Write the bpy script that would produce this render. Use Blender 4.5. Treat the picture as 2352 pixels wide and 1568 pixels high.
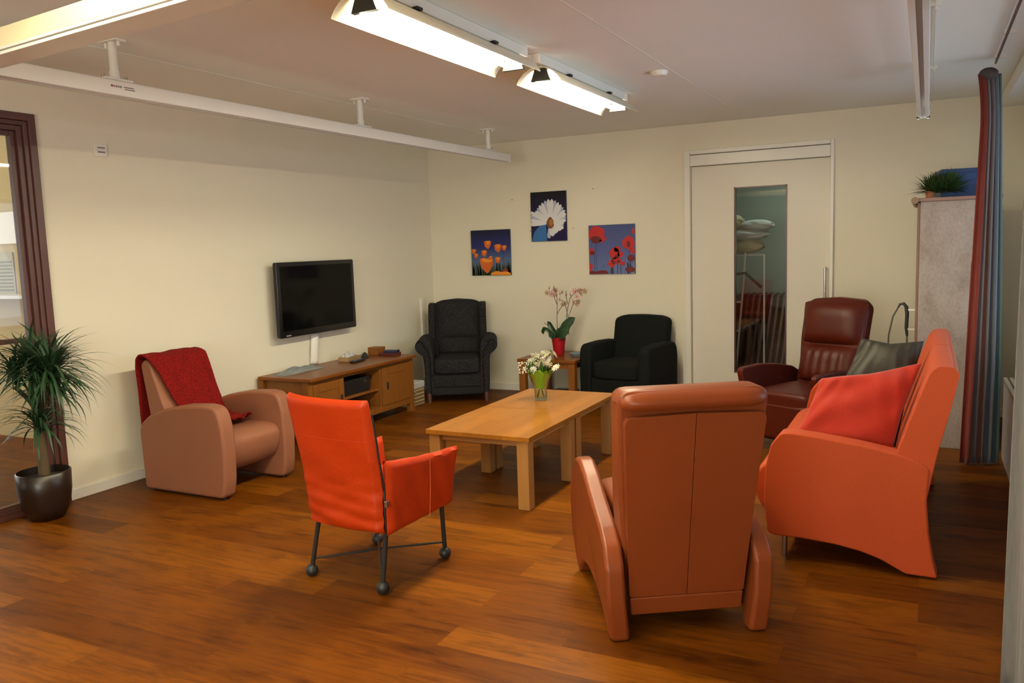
import bpy, bmesh, math, random
from mathutils import Vector, Matrix, Euler
R=math.radians; PI=math.pi
random.seed(7)
for o in list(bpy.data.objects): bpy.data.objects.remove(o)
sc=bpy.context.scene; COL=sc.collection
# ------------------------------------------------------------------ camera
cam=bpy.data.objects.new('camera',bpy.data.cameras.new('camera')); COL.objects.link(cam)
def _axes(y,p,r):
    cy,sy=math.cos(y),math.sin(y)
    f=Vector((-sy*math.cos(p),cy*math.cos(p),math.sin(p))); r0=Vector((cy,sy,0)); u0=r0.cross(f)
    return math.cos(r)*r0+math.sin(r)*u0, math.cos(r)*u0-math.sin(r)*r0, f
_r,_u,_f=_axes(.47052582,-.11569288,-.03307029)
cam.matrix_world=Matrix(((_r.x,_u.x,-_f.x,0),(_r.y,_u.y,-_f.y,0),(_r.z,_u.z,-_f.z,1.53),(0,0,0,1)))
cam.data.sensor_width=36; cam.data.lens=1880/2352*36; cam.data.clip_start=.05
sc.camera=cam
# ------------------------------------------------------------------ world / exposure
w=bpy.data.worlds.new('dusk'); sc.world=w; w.use_nodes=True
bg=w.node_tree.nodes['Background']; bg.inputs[0].default_value=(.62,.78,1,1); bg.inputs[1].default_value=1.6
sc.view_settings.view_transform='Standard'; sc.view_settings.look='None'; sc.view_settings.gamma=1
sc.view_settings.exposure=0.26; sc.view_settings.use_curve_mapping=False
sc.cycles.use_denoising=True
sc.cycles.max_bounces=8; sc.cycles.diffuse_bounces=6; sc.cycles.sample_clamp_indirect=6
WARM=(1.0,.91,.66)
LAMP_W=6.0       # each ceiling luminaire
def area(name,loc,rot,sx,sy,power,col):
    l=bpy.data.lights.new(name,'AREA'); l.shape='RECTANGLE'; l.size=sx; l.size_y=sy; l.energy=power; l.color=col
    o=bpy.data.objects.new(name,l); COL.objects.link(o); o.location=loc; o.rotation_euler=rot; return o
# side and next-room lamps are window daylight; the rear one is added fill
area('rear_fill',(-.85,-3.35,1.5),(R(90+16),0,0),2.5,1.7,120,(1,.96,.78))  # unseen lamp added to brighten the ceiling and camera-facing sides
area('daylight_side_window',(1.15,4.8,1.4),(R(90+35),0,R(90)),4.2,1.4,20,(.72,.90,1))
area('daylight_next_room',(-8.6,3.2,1.6),(R(90),0,R(-90)),4.0,1.8,55,(1,.86,.58))
area('store_room_fill',(-1.3,8.9,2.5),(0,0,0),.9,.12,4.5,(.80,1,.86))  # unseen fill added to lift the dim store room

# ------------------------------------------------------------------ helpers
def ob(name,me=None): 
    o=bpy.data.objects.new(name,me); COL.objects.link(o); return o
def thing(name,label,cat,loc=(0,0,0),rz=0,group=None,kind=None):
    o=ob(name); o.location=loc; o.rotation_euler=(0,0,rz); o.empty_display_size=.05
    if label: o['label']=label
    if cat: o['category']=cat
    if group: o['group']=group
    if kind: o['kind']=kind
    return o
def tag(o,label=None,cat=None,group=None,kind=None):
    if label: o['label']=label
    if cat: o['category']=cat
    if group: o['group']=group
    if kind: o['kind']=kind
    return o
class MB:
    def __init__(s): s.bm=bmesh.new(); s.mi=0
    def _face(s,vs):
        try: f=s.bm.faces.new(vs); f.material_index=s.mi; f.smooth=True; return f
        except ValueError: return None
    def box(s,a,b,rot=None,taper=None):
        # corners a,b ; rot = Matrix about centre
        c=[(a[i]+b[i])/2 for i in range(3)]; h=[abs(b[i]-a[i])/2 for i in range(3)]
        vs=[]
        for z in (-1,1):
            for x,y in ((-1,-1),(1,-1),(1,1),(-1,1)):
                k=1 if (taper is None or z==1) else taper
                v=Vector((x*h[0]*k,y*h[1]*k,z*h[2]))
                if rot: v=rot@v
                vs.append(s.bm.verts.new(v+Vector(c)))
        for q in ((3,2,1,0),(4,5,6,7),(0,1,5,4),(1,2,6,5),(2,3,7,6),(3,0,4,7)): s._face([vs[i] for i in q])
        return s
    def prism(s,poly,a,b,axis='x',f=None):
        # poly in the other two axes (order y,z for x ; x,z for y ; x,y for z)
        def P(p,t):
            v={'x':(t,p[0],p[1]),'y':(p[0],t,p[1]),'z':(p[0],p[1],t)}[axis]
            return f(*v) if f else v
        A=[s.bm.verts.new(P(p,a)) for p in poly]; Bv=[s.bm.verts.new(P(p,b)) for p in poly]; n=len(poly)
        s._face(A[::-1]); s._face(Bv)
        for i in range(n): s._face([A[i],A[(i+1)%n],Bv[(i+1)%n],Bv[i]])
        return s
    def tube(s,pts,r,n=10,cap=True):
        pts=[Vector(p) for p in pts]; rs=r if isinstance(r,(list,tuple)) else [r]*len(pts)
        rings=[]; up=None
        for i,p in enumerate(pts):
            t=(pts[min(i+1,len(pts)-1)]-pts[max(i-1,0)]).normalized()
            if up is None: up=Vector((0,0,1)) if abs(t.z)<.9 else Vector((1,0,0))
            u=(up-t*up.dot(t)).normalized(); v=t.cross(u); up=u
            rings.append([s.bm.verts.new(p+(u*math.cos(2*PI*k/n)+v*math.sin(2*PI*k/n))*rs[i]) for k in range(n)])
        for a,b in zip(rings,rings[1:]):
            for k in range(n): s._face([a[k],a[(k+1)%n],b[(k+1)%n],b[k]])
        if cap: s._face(rings[0][::-1]); s._face(rings[-1])
        return s
    def lathe(s,prof,n=32,c=(0,0,0),mod=None):
        rings=[]
        for r,z in prof:
            ring=[]
            for k in range(n):
                a=2*PI*k/n; rr=r*(mod(a,z) if mod else 1)
                ring.append(s.bm.verts.new((c[0]+rr*math.cos(a),c[1]+rr*math.sin(a),c[2]+z)))
            rings.append(ring)
        for a,b in zip(rings,rings[1:]):
            for k in range(n): s._face([a[k],a[(k+1)%n],b[(k+1)%n],b[k]])
        if prof[0][0]<1e-3 or True: s._face(rings[0][::-1])
        s._face(rings[-1])
        return s
    def grid(s,f,nu,nv,closed_u=False):
        vs=[[s.bm.verts.new(f(i/nu,j/nv)) for j in range(nv+1)] for i in range(nu+(0 if closed_u else 1))]
        m=len(vs)
        for i in range(nu):
            for j in range(nv): s._face([vs[i%m][j],vs[(i+1)%m][j],vs[(i+1)%m][j+1],vs[i%m][j+1]])
        return s
    def ball(s,c,r,sc=(1,1,1),n=12,jit=0):
        m=n//2
        rings=[]
        top=s.bm.verts.new((c[0],c[1],c[2]+r*sc[2])); bot=s.bm.verts.new((c[0],c[1],c[2]-r*sc[2]))
        for i in range(1,m):
            t=PI*i/m
            rings.append([s.bm.verts.new((c[0]+r*sc[0]*math.sin(t)*math.cos(2*PI*k/n)*(1+random.uniform(-jit,jit)),c[1]+r*sc[1]*math.sin(t)*math.sin(2*PI*k/n)*(1+random.uniform(-jit,jit)),c[2]+r*sc[2]*math.cos(t))) for k in range(n)])
        for k in range(n):
            s._face([top,rings[0][k],rings[0][(k+1)%n]]); s._face([bot,rings[-1][(k+1)%n],rings[-1][k]])
        for a,b in zip(rings,rings[1:]):
            for k in range(n): s._face([a[k],b[k],b[(k+1)%n],a[(k+1)%n]])
        return s
    def soft(s,c,size,n=4,rot=None,pin=.0,N=16,crease=0,seed=0):
        # cushion: superellipsoid box; n = exponent ; pin = extra corner pull (pillow ears)
        hx,hy,hz=[v/2 for v in size]
        cu=bmesh.new(); bmesh.ops.create_cube(cu,size=2); bmesh.ops.subdivide_edges(cu,edges=cu.edges[:],cuts=N-1,use_grid_fill=True)
        mp={}
        for v in cu.verts:
            p=v.co; l=(abs(p.x)**n+abs(p.y)**n+abs(p.z)**n)**(1/n); q=p/l
            q=Vector((q.x*hx,q.y*hy,q.z*hz))
            if rot: q=rot@q
            mp[v]=s.bm.verts.new(q+Vector(c))
        for f in cu.faces: s._face([mp[v] for v in f.verts])
        cu.free(); return s
    def obj(s,name,mat,parent=None,bevel=0,seg=3,sub=0,sharp=None,loc=None,solid=0,rz=0):
        bmesh.ops.recalc_face_normals(s.bm,faces=s.bm.faces[:])
        me=bpy.data.meshes.new(name); s.bm.to_mesh(me); s.bm.free()
        for m in (mat if isinstance(mat,(list,tuple)) else [mat]): me.materials.append(m)
        if sharp or not (bevel or sub): me.set_sharp_from_angle(angle=R(sharp or 50))
        o=ob(name,me); o.parent=parent
        if loc: o.location=loc
        if rz: o.rotation_euler=(0,0,rz)
        if solid:
            m=o.modifiers.new('s','SOLIDIFY'); m.thickness=solid; m.offset=0
        if bevel:
            m=o.modifiers.new('b','BEVEL'); m.width=bevel; m.segments=seg; m.limit_method='ANGLE'; m.angle_limit=R(35); m.harden_normals=True
        if sub:
            m=o.modifiers.new('ss','SUBSURF'); m.levels=sub; m.render_levels=sub
        return o
def bx(name,a,b,mat,parent=None,bevel=.003,seg=2,**k):
    return MB().box(a,b).obj(name,mat,parent,bevel=bevel,seg=seg,**k)
def rpoly(pts,r,seg=4):
    # round the corners of a polygon
    out=[]; n=len(pts)
    for i in range(n):
        p=Vector(pts[i]); a=Vector(pts[i-1]); b=Vector(pts[(i+1)%n])
        rr=r[i] if isinstance(r,(list,tuple)) else r
        if rr<=0: out.append(tuple(p)); continue
        la=(a-p).length; lb=(b-p).length; d=min(rr,la*.48,lb*.48)
        s=p+(a-p).normalized()*d; e=p+(b-p).normalized()*d
        for k in range(seg+1):
            t=k/seg; q=s*(1-t)**2+p*2*t*(1-t)+e*t*t; out.append(tuple(q))
    return out
# ------------------------------------------------------------------ materials
def nt(name):
    m=bpy.data.materials.new(name); m.use_nodes=True; t=m.node_tree; return m,t.nodes,t.links,t.nodes['Principled BSDF']
def setp(p,col=None,rough=.5,metal=0,spec=.5,sheen=0,coat=0):
    if col is not None: p.inputs['Base Color'].default_value=(*col,1)
    p.inputs['Roughness'].default_value=rough; p.inputs['Metallic'].default_value=metal
    p.inputs['Specular IOR Level'].default_value=spec
    if sheen: p.inputs['Sheen Weight'].default_value=sheen
    if coat: p.inputs['Coat Weight'].default_value=coat; p.inputs['Coat Roughness'].default_value=.15
def mixc(N,L,fac,a,b,mode='MIX'):
    n=N.new('ShaderNodeMix'); n.data_type='RGBA'; n.blend_type=mode
    for sock,i in ((fac,0),(a,6),(b,7)):
        if isinstance(sock,(int,float)): n.inputs[i].default_value=sock
        elif isinstance(sock,tuple): n.inputs[i].default_value=(*sock,1)[:4]
        else: L.new(sock,n.inputs[i])
    return n.outputs[2]
def coords(N,L,scale=(1,1,1),kind='Object',rot=(0,0,0)):
    tc=N.new('ShaderNodeTexCoord'); mp=N.new('ShaderNodeMapping'); mp.inputs['Scale'].default_value=scale; mp.inputs['Rotation'].default_value=rot
    L.new(tc.outputs[kind],mp.inputs[0]); return mp.outputs[0]
def noise(N,L,vec,scale,detail=4,rough=.5):
    n=N.new('ShaderNodeTexNoise'); n.inputs['Scale'].default_value=scale; n.inputs['Detail'].default_value=detail; n.inputs['Roughness'].default_value=rough
    L.new(vec,n.inputs['Vector']); return n.outputs['Fac']
def ramp(N,L,fac,stops,interp='LINEAR'):
    r=N.new('ShaderNodeValToRGB'); cr=r.color_ramp; cr.interpolation=interp
    while len(cr.elements)<len(stops): cr.elements.new(.5)
    for e,(p,c) in zip(cr.elements,stops): e.position=p; e.color=(*c,1) if len(c)==3 else c
    L.new(fac,r.inputs[0]); return r.outputs[0]
def bump(N,L,p,h,strength=.2,dist=.002,prev=None):
    b=N.new('ShaderNodeBump'); b.inputs['Strength'].default_value=strength; b.inputs['Distance'].default_value=dist
    L.new(h,b.inputs['Height'])
    if prev: L.new(prev,b.inputs['Normal'])
    L.new(b.outputs[0],p.inputs['Normal']); return b.outputs[0]
def plain(name,col,rough=.5,metal=0,spec=.5,var=.06,bs=0,scale=60,**k):
    m,N,L,p=nt(name); setp(p,col,rough,metal,spec,**k)
    v=coords(N,L); f=noise(N,L,v,4,3)
    c=mixc(N,L,f,tuple(x*(1-var) for x in col),tuple(min(1,x*(1+var)) for x in col)); L.new(c,p.inputs['Base Color'])
    if bs: bump(N,L,p,noise(N,L,v,scale,3),bs,.002)
    return m
def leather(name,col,rough=.42,wr=.25,var=.15,spec=.5,wscale=9):
    m,N,L,p=nt(name); setp(p,col,rough,0,spec)
    v=coords(N,L); f=noise(N,L,v,3,4)
    L.new(mixc(N,L,f,tuple(x*(1-var) for x in col),tuple(min(1,x*(1+var)) for x in col)),p.inputs['Base Color'])
    b1=bump(N,L,p,noise(N,L,v,wscale,4,.6),wr,.012)
    vo=N.new('ShaderNodeTexVoronoi'); vo.inputs['Scale'].default_value=260; L.new(v,vo.inputs['Vector'])
    bump(N,L,p,vo.outputs['Distance'],.12,.0008,b1)
    return m
def fabric(name,c1,c2=None,scale=220,rough=.95,sheen=.0,bs=.5,spec=.15):
    c2=c2 or tuple(x*.75 for x in c1)
    m,N,L,p=nt(name); setp(p,c1,rough,0,spec,sheen)
    v=coords(N,L); f=noise(N,L,v,scale,2,.7)
    L.new(mixc(N,L,ramp(N,L,f,[(.38,(0,0,0)),(.62,(1,1,1))]),c1,c2),p.inputs['Base Color'])
    bump(N,L,p,f,bs,.002); return m
def wood(name,c1,c2,axis='y',rough=.38,scale=1.0,spec=.5,strips=0,coat=0):
    m,N,L,p=nt(name); setp(p,c1,rough,0,spec,coat=coat)
    s={'x':(1.2,14,14),'y':(14,1.2,14),'z':(14,14,1.2)}[axis]
    v=coords(N,L,tuple(q*scale for q in s))
    f=noise(N,L,v,2.2,6,.6); f2=noise(N,L,v,.5,2)
    c=mixc(N,L,ramp(N,L,f,[(.3,(0,0,0)),(.7,(1,1,1))]),c1,c2)
    c=mixc(N,L,f2,c,tuple((a+b)/2*.86 for a,b in zip(c1,c2)))
    if strips:
        tc=N.new('ShaderNodeTexCoord'); br=N.new('ShaderNodeTexBrick'); mp=N.new('ShaderNodeMapping')
        mp.inputs['Rotation'].default_value=(0,0,R(90)) if axis=='y' else (0,0,0)
        L.new(tc.outputs['Object'],mp.inputs[0]); L.new(mp.outputs[0],br.inputs[0])
        br.inputs['Color1'].default_value=(.80,.78,.74,1); br.inputs['Color2'].default_value=(1.1,1.1,1.1,1); br.inputs['Mortar'].default_value=(.8,.8,.8,1)
        br.inputs['Scale'].default_value=1; br.inputs['Brick Width'].default_value=.62; br.inputs['Row Height'].default_value=strips; br.inputs['Mortar Size'].default_value=.0006
        c=mixc(N,L,1.0,c,br.outputs['Color'],'MULTIPLY')
    L.new(c,p.inputs['Base Color']); bump(N,L,p,f,.08,.001); return m
def glass(name,tint=(1,1,1),clear=.9,rough=.02):
    m,N,L,p=nt(name); N.remove(p); out=N['Material Output']
    t=N.new('ShaderNodeBsdfTransparent'); t.inputs[0].default_value=(*tint,1)
    g=N.new('ShaderNodeBsdfGlossy'); g.inputs['Roughness'].default_value=rough
    fr=N.new('ShaderNodeFresnel'); fr.inputs[0].default_value=1.5
    mx=N.new('ShaderNodeMixShader'); mf=N.new('ShaderNodeMath'); mf.operation='MULTIPLY'; mf.inputs[1].default_value=clear; L.new(fr.outputs[0],mf.inputs[0]); L.new(mf.outputs[0],mx.inputs[0]); L.new(t.outputs[0],mx.inputs[1]); L.new(g.outputs[0],mx.inputs[2]); L.new(mx.outputs[0],out.inputs[0]); return m
def emis(name,col,s):
    m,N,L,p=nt(name); setp(p,(1,1,1),.4); p.inputs['Emission Color'].default_value=(*col,1); p.inputs['Emission Strength'].default_value=s; return m

M={}
M['wall']=plain('wall_paint',(.80,.75,.60),.85,var=.015,bs=.12,scale=140,spec=.2)
M['ceil']=plain('ceiling_paint',(.87,.89,.84),.9,var=.015,bs=.15,scale=160,spec=.1)
M['white']=plain('white_lacquer',(.80,.77,.69),.35,var=.02)
M['doorpaint']=plain('door_paint',(.76,.71,.60),.5,var=.02)
M['railwhite']=plain('white_powder_coat',(.78,.75,.69),.35,var=.02)
M['brownframe']=wood('stained_frame_wood',(.085,.030,.022),(.13,.05,.038),'z',.35)
M['steel']=plain('brushed_steel',(.62,.60,.57),.22,metal=1,var=.03)
M['blackmetal']=plain('black_metal',(.02,.022,.022),.45,var=.1)
M['dark']=plain('black_plastic',(.012,.012,.012),.4,var=.1)
M['oak']=wood('oak_wood',(.50,.205,.026),(.37,.125,.015),'y',.28,spec=.35,strips=.09)
M['oakleg']=wood('oak_leg_wood',(.48,.24,.070),(.38,.17,.042),'z',.4,spec=.3)
M['oakx']=wood('oak_rail_wood',(.56,.31,.11),(.42,.20,.06),'x',.4)
M['honey']=wood('honey_oak',(.29,.108,.018),(.21,.068,.010),'z',.4,spec=.3)
M['honeytop']=wood('honey_oak_top',(.25,.080,.013),(.18,.052,.008),'y',.33,spec=.3)
M['pink']=leather('dusty_pink_upholstery',(.275,.108,.058),.5,.05,.06,.25)
M['orange']=leather('orange_red_leather',(.46,.036,.002),.45,.45,.10,.28,7)
M['cognac']=leather('cognac_leather',(.22,.047,.011),.38,.10,.14,.35,6)
M['oxblood']=leather('dark_red_leather',(.062,.007,.002),.42,.22,.3,.22,9)
M['sofaorange']=fabric('orange_sofa_cloth',(.50,.064,.007),(.44,.055,.006),320,.6,.05,.12,.3)
M['charcoal']=fabric('charcoal_tweed',(.036,.033,.034),(.006,.006,.008),150,sheen=0)
M['black']=fabric('black_cloth',(.010,.012,.011),(.005,.006,.006),260,bs=.3,sheen=0)
M['coral']=fabric('coral_velvet',(.44,.034,.016),(.38,.026,.011),300,.8,.2,.15)
M['greyleather']=leather('dark_grey_leather',(.030,.026,.018),.55,.4,.3,.3,8)
M['throw']=fabric('red_knitted_wool',(.24,.008,.005),(.075,.002,.002),150,bs=1.0)
M['leaf']=plain('dark_green_leaf',(.022,.062,.022),.45,var=.5)
M['leaf2']=plain('fresh_green_leaf',(.16,.28,.02),.45,var=.4)
M['bark']=plain('palm_bark',(.10,.065,.03),.9,var=.4,bs=.8,scale=50)
M['pot']=plain('glazed_brown_pot',(.016,.008,.005),.32,var=.3)
M['soil']=plain('potting_soil',(.03,.02,.013),1,var=.5,bs=1,scale=80)
M['redpot']=plain('glossy_red_pot',(.42,.010,.018),.25,var=.05)
M['glass']=glass('clear_glass')
M['vaseglass']=glass('vase_glass',(.95,.98,.95),.45)
M['screen']=plain('tv_screen',(.003,.003,.003),.08,var=0,spec=.12)
M['tvframe']=plain('tv_bezel',(.008,.008,.009),.2,var=0)
M['tube']=emis('fluorescent_tube',(1,.91,.65),92)
M['reflector']=plain('reflector_sheet',(.86,.80,.62),.3,var=.01)
M['whitecloth']=plain('white_linen',(.55,.55,.52),.9,var=.2,bs=.3)
M['palecloth']=plain('cream_linen',(.50,.42,.26),.9,var=.2,bs=.3)
M['storewall']=plain('store_room_wall',(.30,.36,.31),.9,var=.03)
M['brownboard']=wood('dark_board',(.10,.045,.02),(.05,.022,.012),'z',.4)
M['chip']=None
M['wicker']=None

def make_floor():
    m,N,L,p=nt('wood_plank_floor'); setp(p,None,.36,0,.12)
    v=coords(N,L); br=N.new('ShaderNodeTexBrick'); L.new(v,br.inputs[0])
    br.inputs['Color1'].default_value=(0,0,0,1); br.inputs['Color2'].default_value=(1,1,1,1); br.inputs['Mortar'].default_value=(.25,.25,.25,1)
    br.inputs['Scale'].default_value=1; br.inputs['Brick Width'].default_value=1.22; br.inputs['Row Height'].default_value=.182; br.inputs['Mortar Size'].default_value=.0012; br.inputs['Mortar Smooth'].default_value=.1
    br.offset=.37; br.offset_frequency=2
    # shift grain per plank
    add=N.new('ShaderNodeVectorMath'); add.operation='ADD'; sc_=N.new('ShaderNodeVectorMath'); sc_.operation='SCALE'; sc_.inputs['Scale'].default_value=7
    L.new(br.outputs['Color'],sc_.inputs[0]); L.new(v,add.inputs[0]); L.new(sc_.outputs[0],add.inputs[1])
    mp=N.new('ShaderNodeMapping'); mp.inputs['Scale'].default_value=(1.3,16,1); L.new(add.outputs[0],mp.inputs[0])
    grain=noise(N,L,mp.outputs[0],2.6,7,.62)
    mp2=N.new('ShaderNodeMapping'); mp2.inputs['Scale'].default_value=(2.2,7,1); L.new(add.outputs[0],mp2.inputs[0])
    blot=noise(N,L,mp2.outputs[0],1.6,4,.6)
    base=ramp(N,L,br.outputs['Color'],[(0,(.100,.026,.001)),(.5,(.155,.043,.0015)),(1,(.215,.067,.003))])
    g=ramp(N,L,grain,[(.30,(.50,.42,.38)),(.52,(1,1,1)),(.75,(1.12,1.12,1.1))])
    c=mixc(N,L,1.0,base,g,'MULTIPLY')
    b=ramp(N,L,blot,[(.28,(.38,.32,.30)),(.47,(1,1,1))])
    c=mixc(N,L,.85,c,b,'MULTIPLY')
    L.new(c,p.inputs['Base Color'])
    rr=N.new('ShaderNodeMapRange'); rr.inputs[3].default_value=.36; rr.inputs[4].default_value=.5; L.new(grain,rr.inputs[0]); L.new(rr.outputs[0],p.inputs['Roughness'])
    b1=bump(N,L,p,grain,.06,.001); bump(N,L,p,br.outputs['Fac'],-.25,.001,b1)
    return m
M['floor']=make_floor()
def make_chip():
    m,N,L,p=nt('worn_chipboard'); setp(p,None,.5,0,.4)
    v=coords(N,L,(1,1,.6)); f=noise(N,L,v,5,6,.65); g=noise(N,L,v,70,3,.6)
    c=ramp(N,L,f,[(.25,(.26,.19,.15)),(.45,(.38,.31,.27)),(.7,(.44,.37,.34))]); c=mixc(N,L,.35,c,ramp(N,L,g,[(.35,(.6,.55,.5)),(.6,(1,1,1))]),'MULTIPLY')
    L.new(c,p.inputs['Base Color']); return m
M['chip']=make_chip()
def make_wicker():
    m,N,L,p=nt('cream_wicker'); setp(p,None,.8)
    v=coords(N,L); br=N.new('ShaderNodeTexBrick'); 
    mp=N.new('ShaderNodeMapping'); mp.inputs['Rotation'].default_value=(R(90),0,0); L.new(v,mp.inputs[0]); L.new(mp.outputs[0],br.inputs[0])
    br.inputs['Color1'].default_value=(.62,.48,.24,1); br.inputs['Color2'].default_value=(.50,.37,.17,1); br.inputs['Mortar'].default_value=(.2,.13,.05,1)
    br.inputs['Scale'].default_value=1; br.inputs['Brick Width'].default_value=.04; br.inputs['Row Height'].default_value=.018; br.inputs['Mortar Size'].default_value=.0025
    L.new(br.outputs['Color'],p.inputs['Base Color']); bump(N,L,p,br.outputs['Fac'],-.6,.003); return m
M['wicker']=make_wicker()
def stripes(name,stops):
    m,N,L,p=nt(name); setp(p,None,.85,0,.2,sheen=.2)
    uv=N.new('ShaderNodeUVMap'); sp=N.new('ShaderNodeSeparateXYZ'); L.new(uv.outputs[0],sp.inputs[0])
    c=ramp(N,L,sp.outputs[0],stops,'LINEAR')
    v=coords(N,L,(1,1,.1)); n=noise(N,L,v,150,2)
    c=mixc(N,L,.3,c,ramp(N,L,n,[(.3,(.6,.6,.6)),(.7,(1.1,1.1,1.1))]),'MULTIPLY')
    L.new(c,p.inputs['Base Color']); return m

# ------------------------------------------------------------------ room shell
XL,XR,YB,YF,H=-4.88,.72,7.72,-3.2,2.6
def struct(o,label=None): o['kind']='structure'; 
bm_=lambda name,boxes,mat,**k: (lambda mb:[mb.box(a,b) for a,b in boxes] and mb.obj(name,mat,**k))(MB())
o=bm_('floor',[((-9.5,YF-.2,-.1),(1.2,10.6,0))],M['floor']); o['kind']='structure'
o=bm_('ceiling',[((-9.5,YF-.2,H),(1.2,10.6,H+.1))],M['ceil']); o['kind']='structure'
def seam(x,y0,y1,nm='trim_1'):
    o=MB().box((x-.004,y0,H-.002),(x+.004,y1,H+.001)).obj(nm,M['white']); o['kind']='structure'
seam(-1.47,-1,YB); seam(-3.78,-1,YB,'trim_2')
# back wall with the door opening x -2.04..-.74, z<2.36
DX0,DX1,DZ=-2.05,-.735,2.36
o=bm_('wall_back',[((XL-.12,YB,0),(DX0,YB+.14,H)),((DX0,YB,DZ),(DX1,YB+.14,H)),((DX1,YB,0),(1.0,YB+.14,H))],M['wall']); o['kind']='structure'
# left wall with the glazed opening y 1.0..3.26, z<2.42
WY0,WY1,WZ=.6,3.26,2.42
o=bm_('wall_left',[((XL-.12,YF,0),(XL,WY0,H)),((XL-.12,WY0,WZ),(XL,WY1,H)),((XL-.12,WY1,0),(XL,YB,H))],M['wall']); o['kind']='structure'
# right wall: window band
o=bm_('wall_right',[((XR,YF,0),(XR+.2,2.4,H)),((XR,2.4,0),(XR+.2,7.1,.66)),((XR,2.4,2.35),(XR+.2,7.1,H)),((XR,7.1,0),(XR+.2,YB,H))],M['wall']); o['kind']='structure'
# front wall behind the camera, with an opening added for the rear fill
o=bm_('wall_front',[((XL,YF-.15,0),(-2.15,YF,H)),((.45,YF-.15,0),(XR,YF,H)),((-2.15,YF-.15,0),(.45,YF,.5)),((-2.15,YF-.15,2.45),(.45,YF,H))],M['wall']); o['kind']='structure'
o=bx('baseboard_left',(XL,WY1,0),(XL+.014,YB,.07),M['white']); o['kind']='structure'
o=bm_('baseboard_back',[((XL,YB-.014,0),(DX0-.02,YB,.07)),((DX1+.02,YB-.014,0),(XR,YB,.07))],M['white'],bevel=.002,seg=1); o['kind']='structure'
# soffit along the window wall
o=bx('trim_3',(.50,YF,2.50),(XR,YB,H),M['ceil']); o['kind']='structure'
# right window: frame and glass
wnd=thing('window_1',None,None,(XR+.1,0,0),kind='structure')
mb=MB()
for y in (2.4,3.55,4.7,5.85,7.05): mb.box((-.03,y,.66),(.03,y+.05,2.35))
mb.box((-.03,2.4,.66),(.03,7.1,.71)).box((-.03,2.4,2.30),(.03,7.1,2.35)); mb.obj('window_frame',M['brownframe'],wnd,bevel=.004,seg=1)
MB().box((-.005,2.4,.7),(.005,7.1,2.31)).obj('window_glass',M['glass'],wnd)
bx('window_sill',(-.12,2.4,.64),(.0,7.1,.665),M['white'],wnd)
# frame of the added front opening, out of view
wnd=thing('added_window',None,None,(0,YF-.08,0),kind='structure')
mb=MB()
for x in (-2.15,-.85,.40): mb.box((x,-.03,.5),(x+.05,.03,2.45))
mb.box((-2.15,-.03,.5),(.45,.03,.55)).box((-2.15,-.03,2.40),(.45,.03,2.45)).obj('window_frame',M['brownframe'],wnd)
# left glazed partition
wnd=thing('window_3',None,None,(XL,0,0),kind='structure')
mb=MB()
def ring(mb,y0,y1,z0,z1,t,x0,x1,bot=None):
    bot=t if bot is None else bot
    mb.box((x0,y0,z0),(x1,y0+t,z1)).box((x0,y1-t,z0),(x1,y1,z1)).box((x0,y0+t,z1-t),(x1,y1-t,z1)).box((x0,y0+t,z0),(x1,y1-t,z0+bot))
ring(mb,WY0,WY1,0,WZ,.045,-.12,.022,.03); ring(mb,WY0+.045,WY1-.045,.0,WZ-.045,.028,-.10,.008,.05)
ring(mb,WY0+.073,WY1-.073,.0,WZ-.073,.032,-.085,-.008,.06); ring(mb,WY0+.105,WY1-.105,.0,WZ-.105,.03,-.075,-.03,.07)
mb.obj('window_frame',M['brownframe'],wnd,bevel=.004,seg=2)
mb=MB(); mb.box((-.07,WY0+.13,1.045),(-.028,WY1-.13,1.075)); mb.obj('glazing_bar',M['brownframe'],wnd,bevel=.003)
MB().box((-.055,WY0+.13,.07),(-.047,WY1-.13,2.29)).obj('window_glass',M['glass'],wnd)
# room beyond the partition
o=bm_('wall_next_room',[((-9.0,4.35,0),(XL-.12,4.5,H)),((-9.2,-1.5,0),(-9.0,.5,H)),((-9.2,.5,0),(-9.0,4.35,.55)),((-9.2,.5,2.3),(-9.0,4.35,H)),((-9.0,-1.7,0),(XL-.12,-1.5,H))],plain('next_room_paint',(.62,.50,.27),.85,var=.02)); o['kind']='structure'
# store room behind the door
o=bm_('wall_store_room',[((-3.0,9.75,0),(.9,9.85,H)),((-3.1,YB+.14,0),(-3.0,9.8,H)),((.4,YB+.14,0),(.5,9.8,H))],M['storewall']); o['kind']='structure'
# door
dr=thing('door_1',None,None,(0,YB,0),kind='structure')
mb=MB(); t=.055
mb.box((DX0-.0,-.03,0),(DX0+t,.10,DZ)).box((DX1-.03,-.03,0),(DX1,.10,DZ)).box((DX0+t,-.03,DZ-.04),(DX1-.03,.10,DZ))
mb.obj('door_frame',M['white'],dr,bevel=.005)
bx('door_header',(DX0+t,-.022,2.215),(DX1-.03,.06,DZ-.045),M['white'],dr,bevel=.004)
mb=MB(); gx0,gx1,gz0,gz1=-1.60,-1.13,.28,2.0
x0,x1=DX0+t+.003,DX1-.033
mb.box((x0,.03,.01),(gx0,.075,2.21)).box((gx1,.03,.01),(x1,.075,2.21)).box((gx0,.03,.01),(gx1,.075,gz0)).box((gx0,.03,gz1),(gx1,.075,2.21))
mb.obj('door_leaf',M['doorpaint'],dr)
mb=MB()
for a,b in (((gx0,.024,gz0),(gx0+.012,.08,gz1)),((gx1-.012,.024,gz0),(gx1,.08,gz1)),((gx0,.024,gz1-.012),(gx1,.08,gz1)),((gx0,.024,gz0),(gx1,.08,gz0+.012))): mb.box(a,b)
mb.obj('glazing_bead',M['brownframe'],dr)
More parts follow.
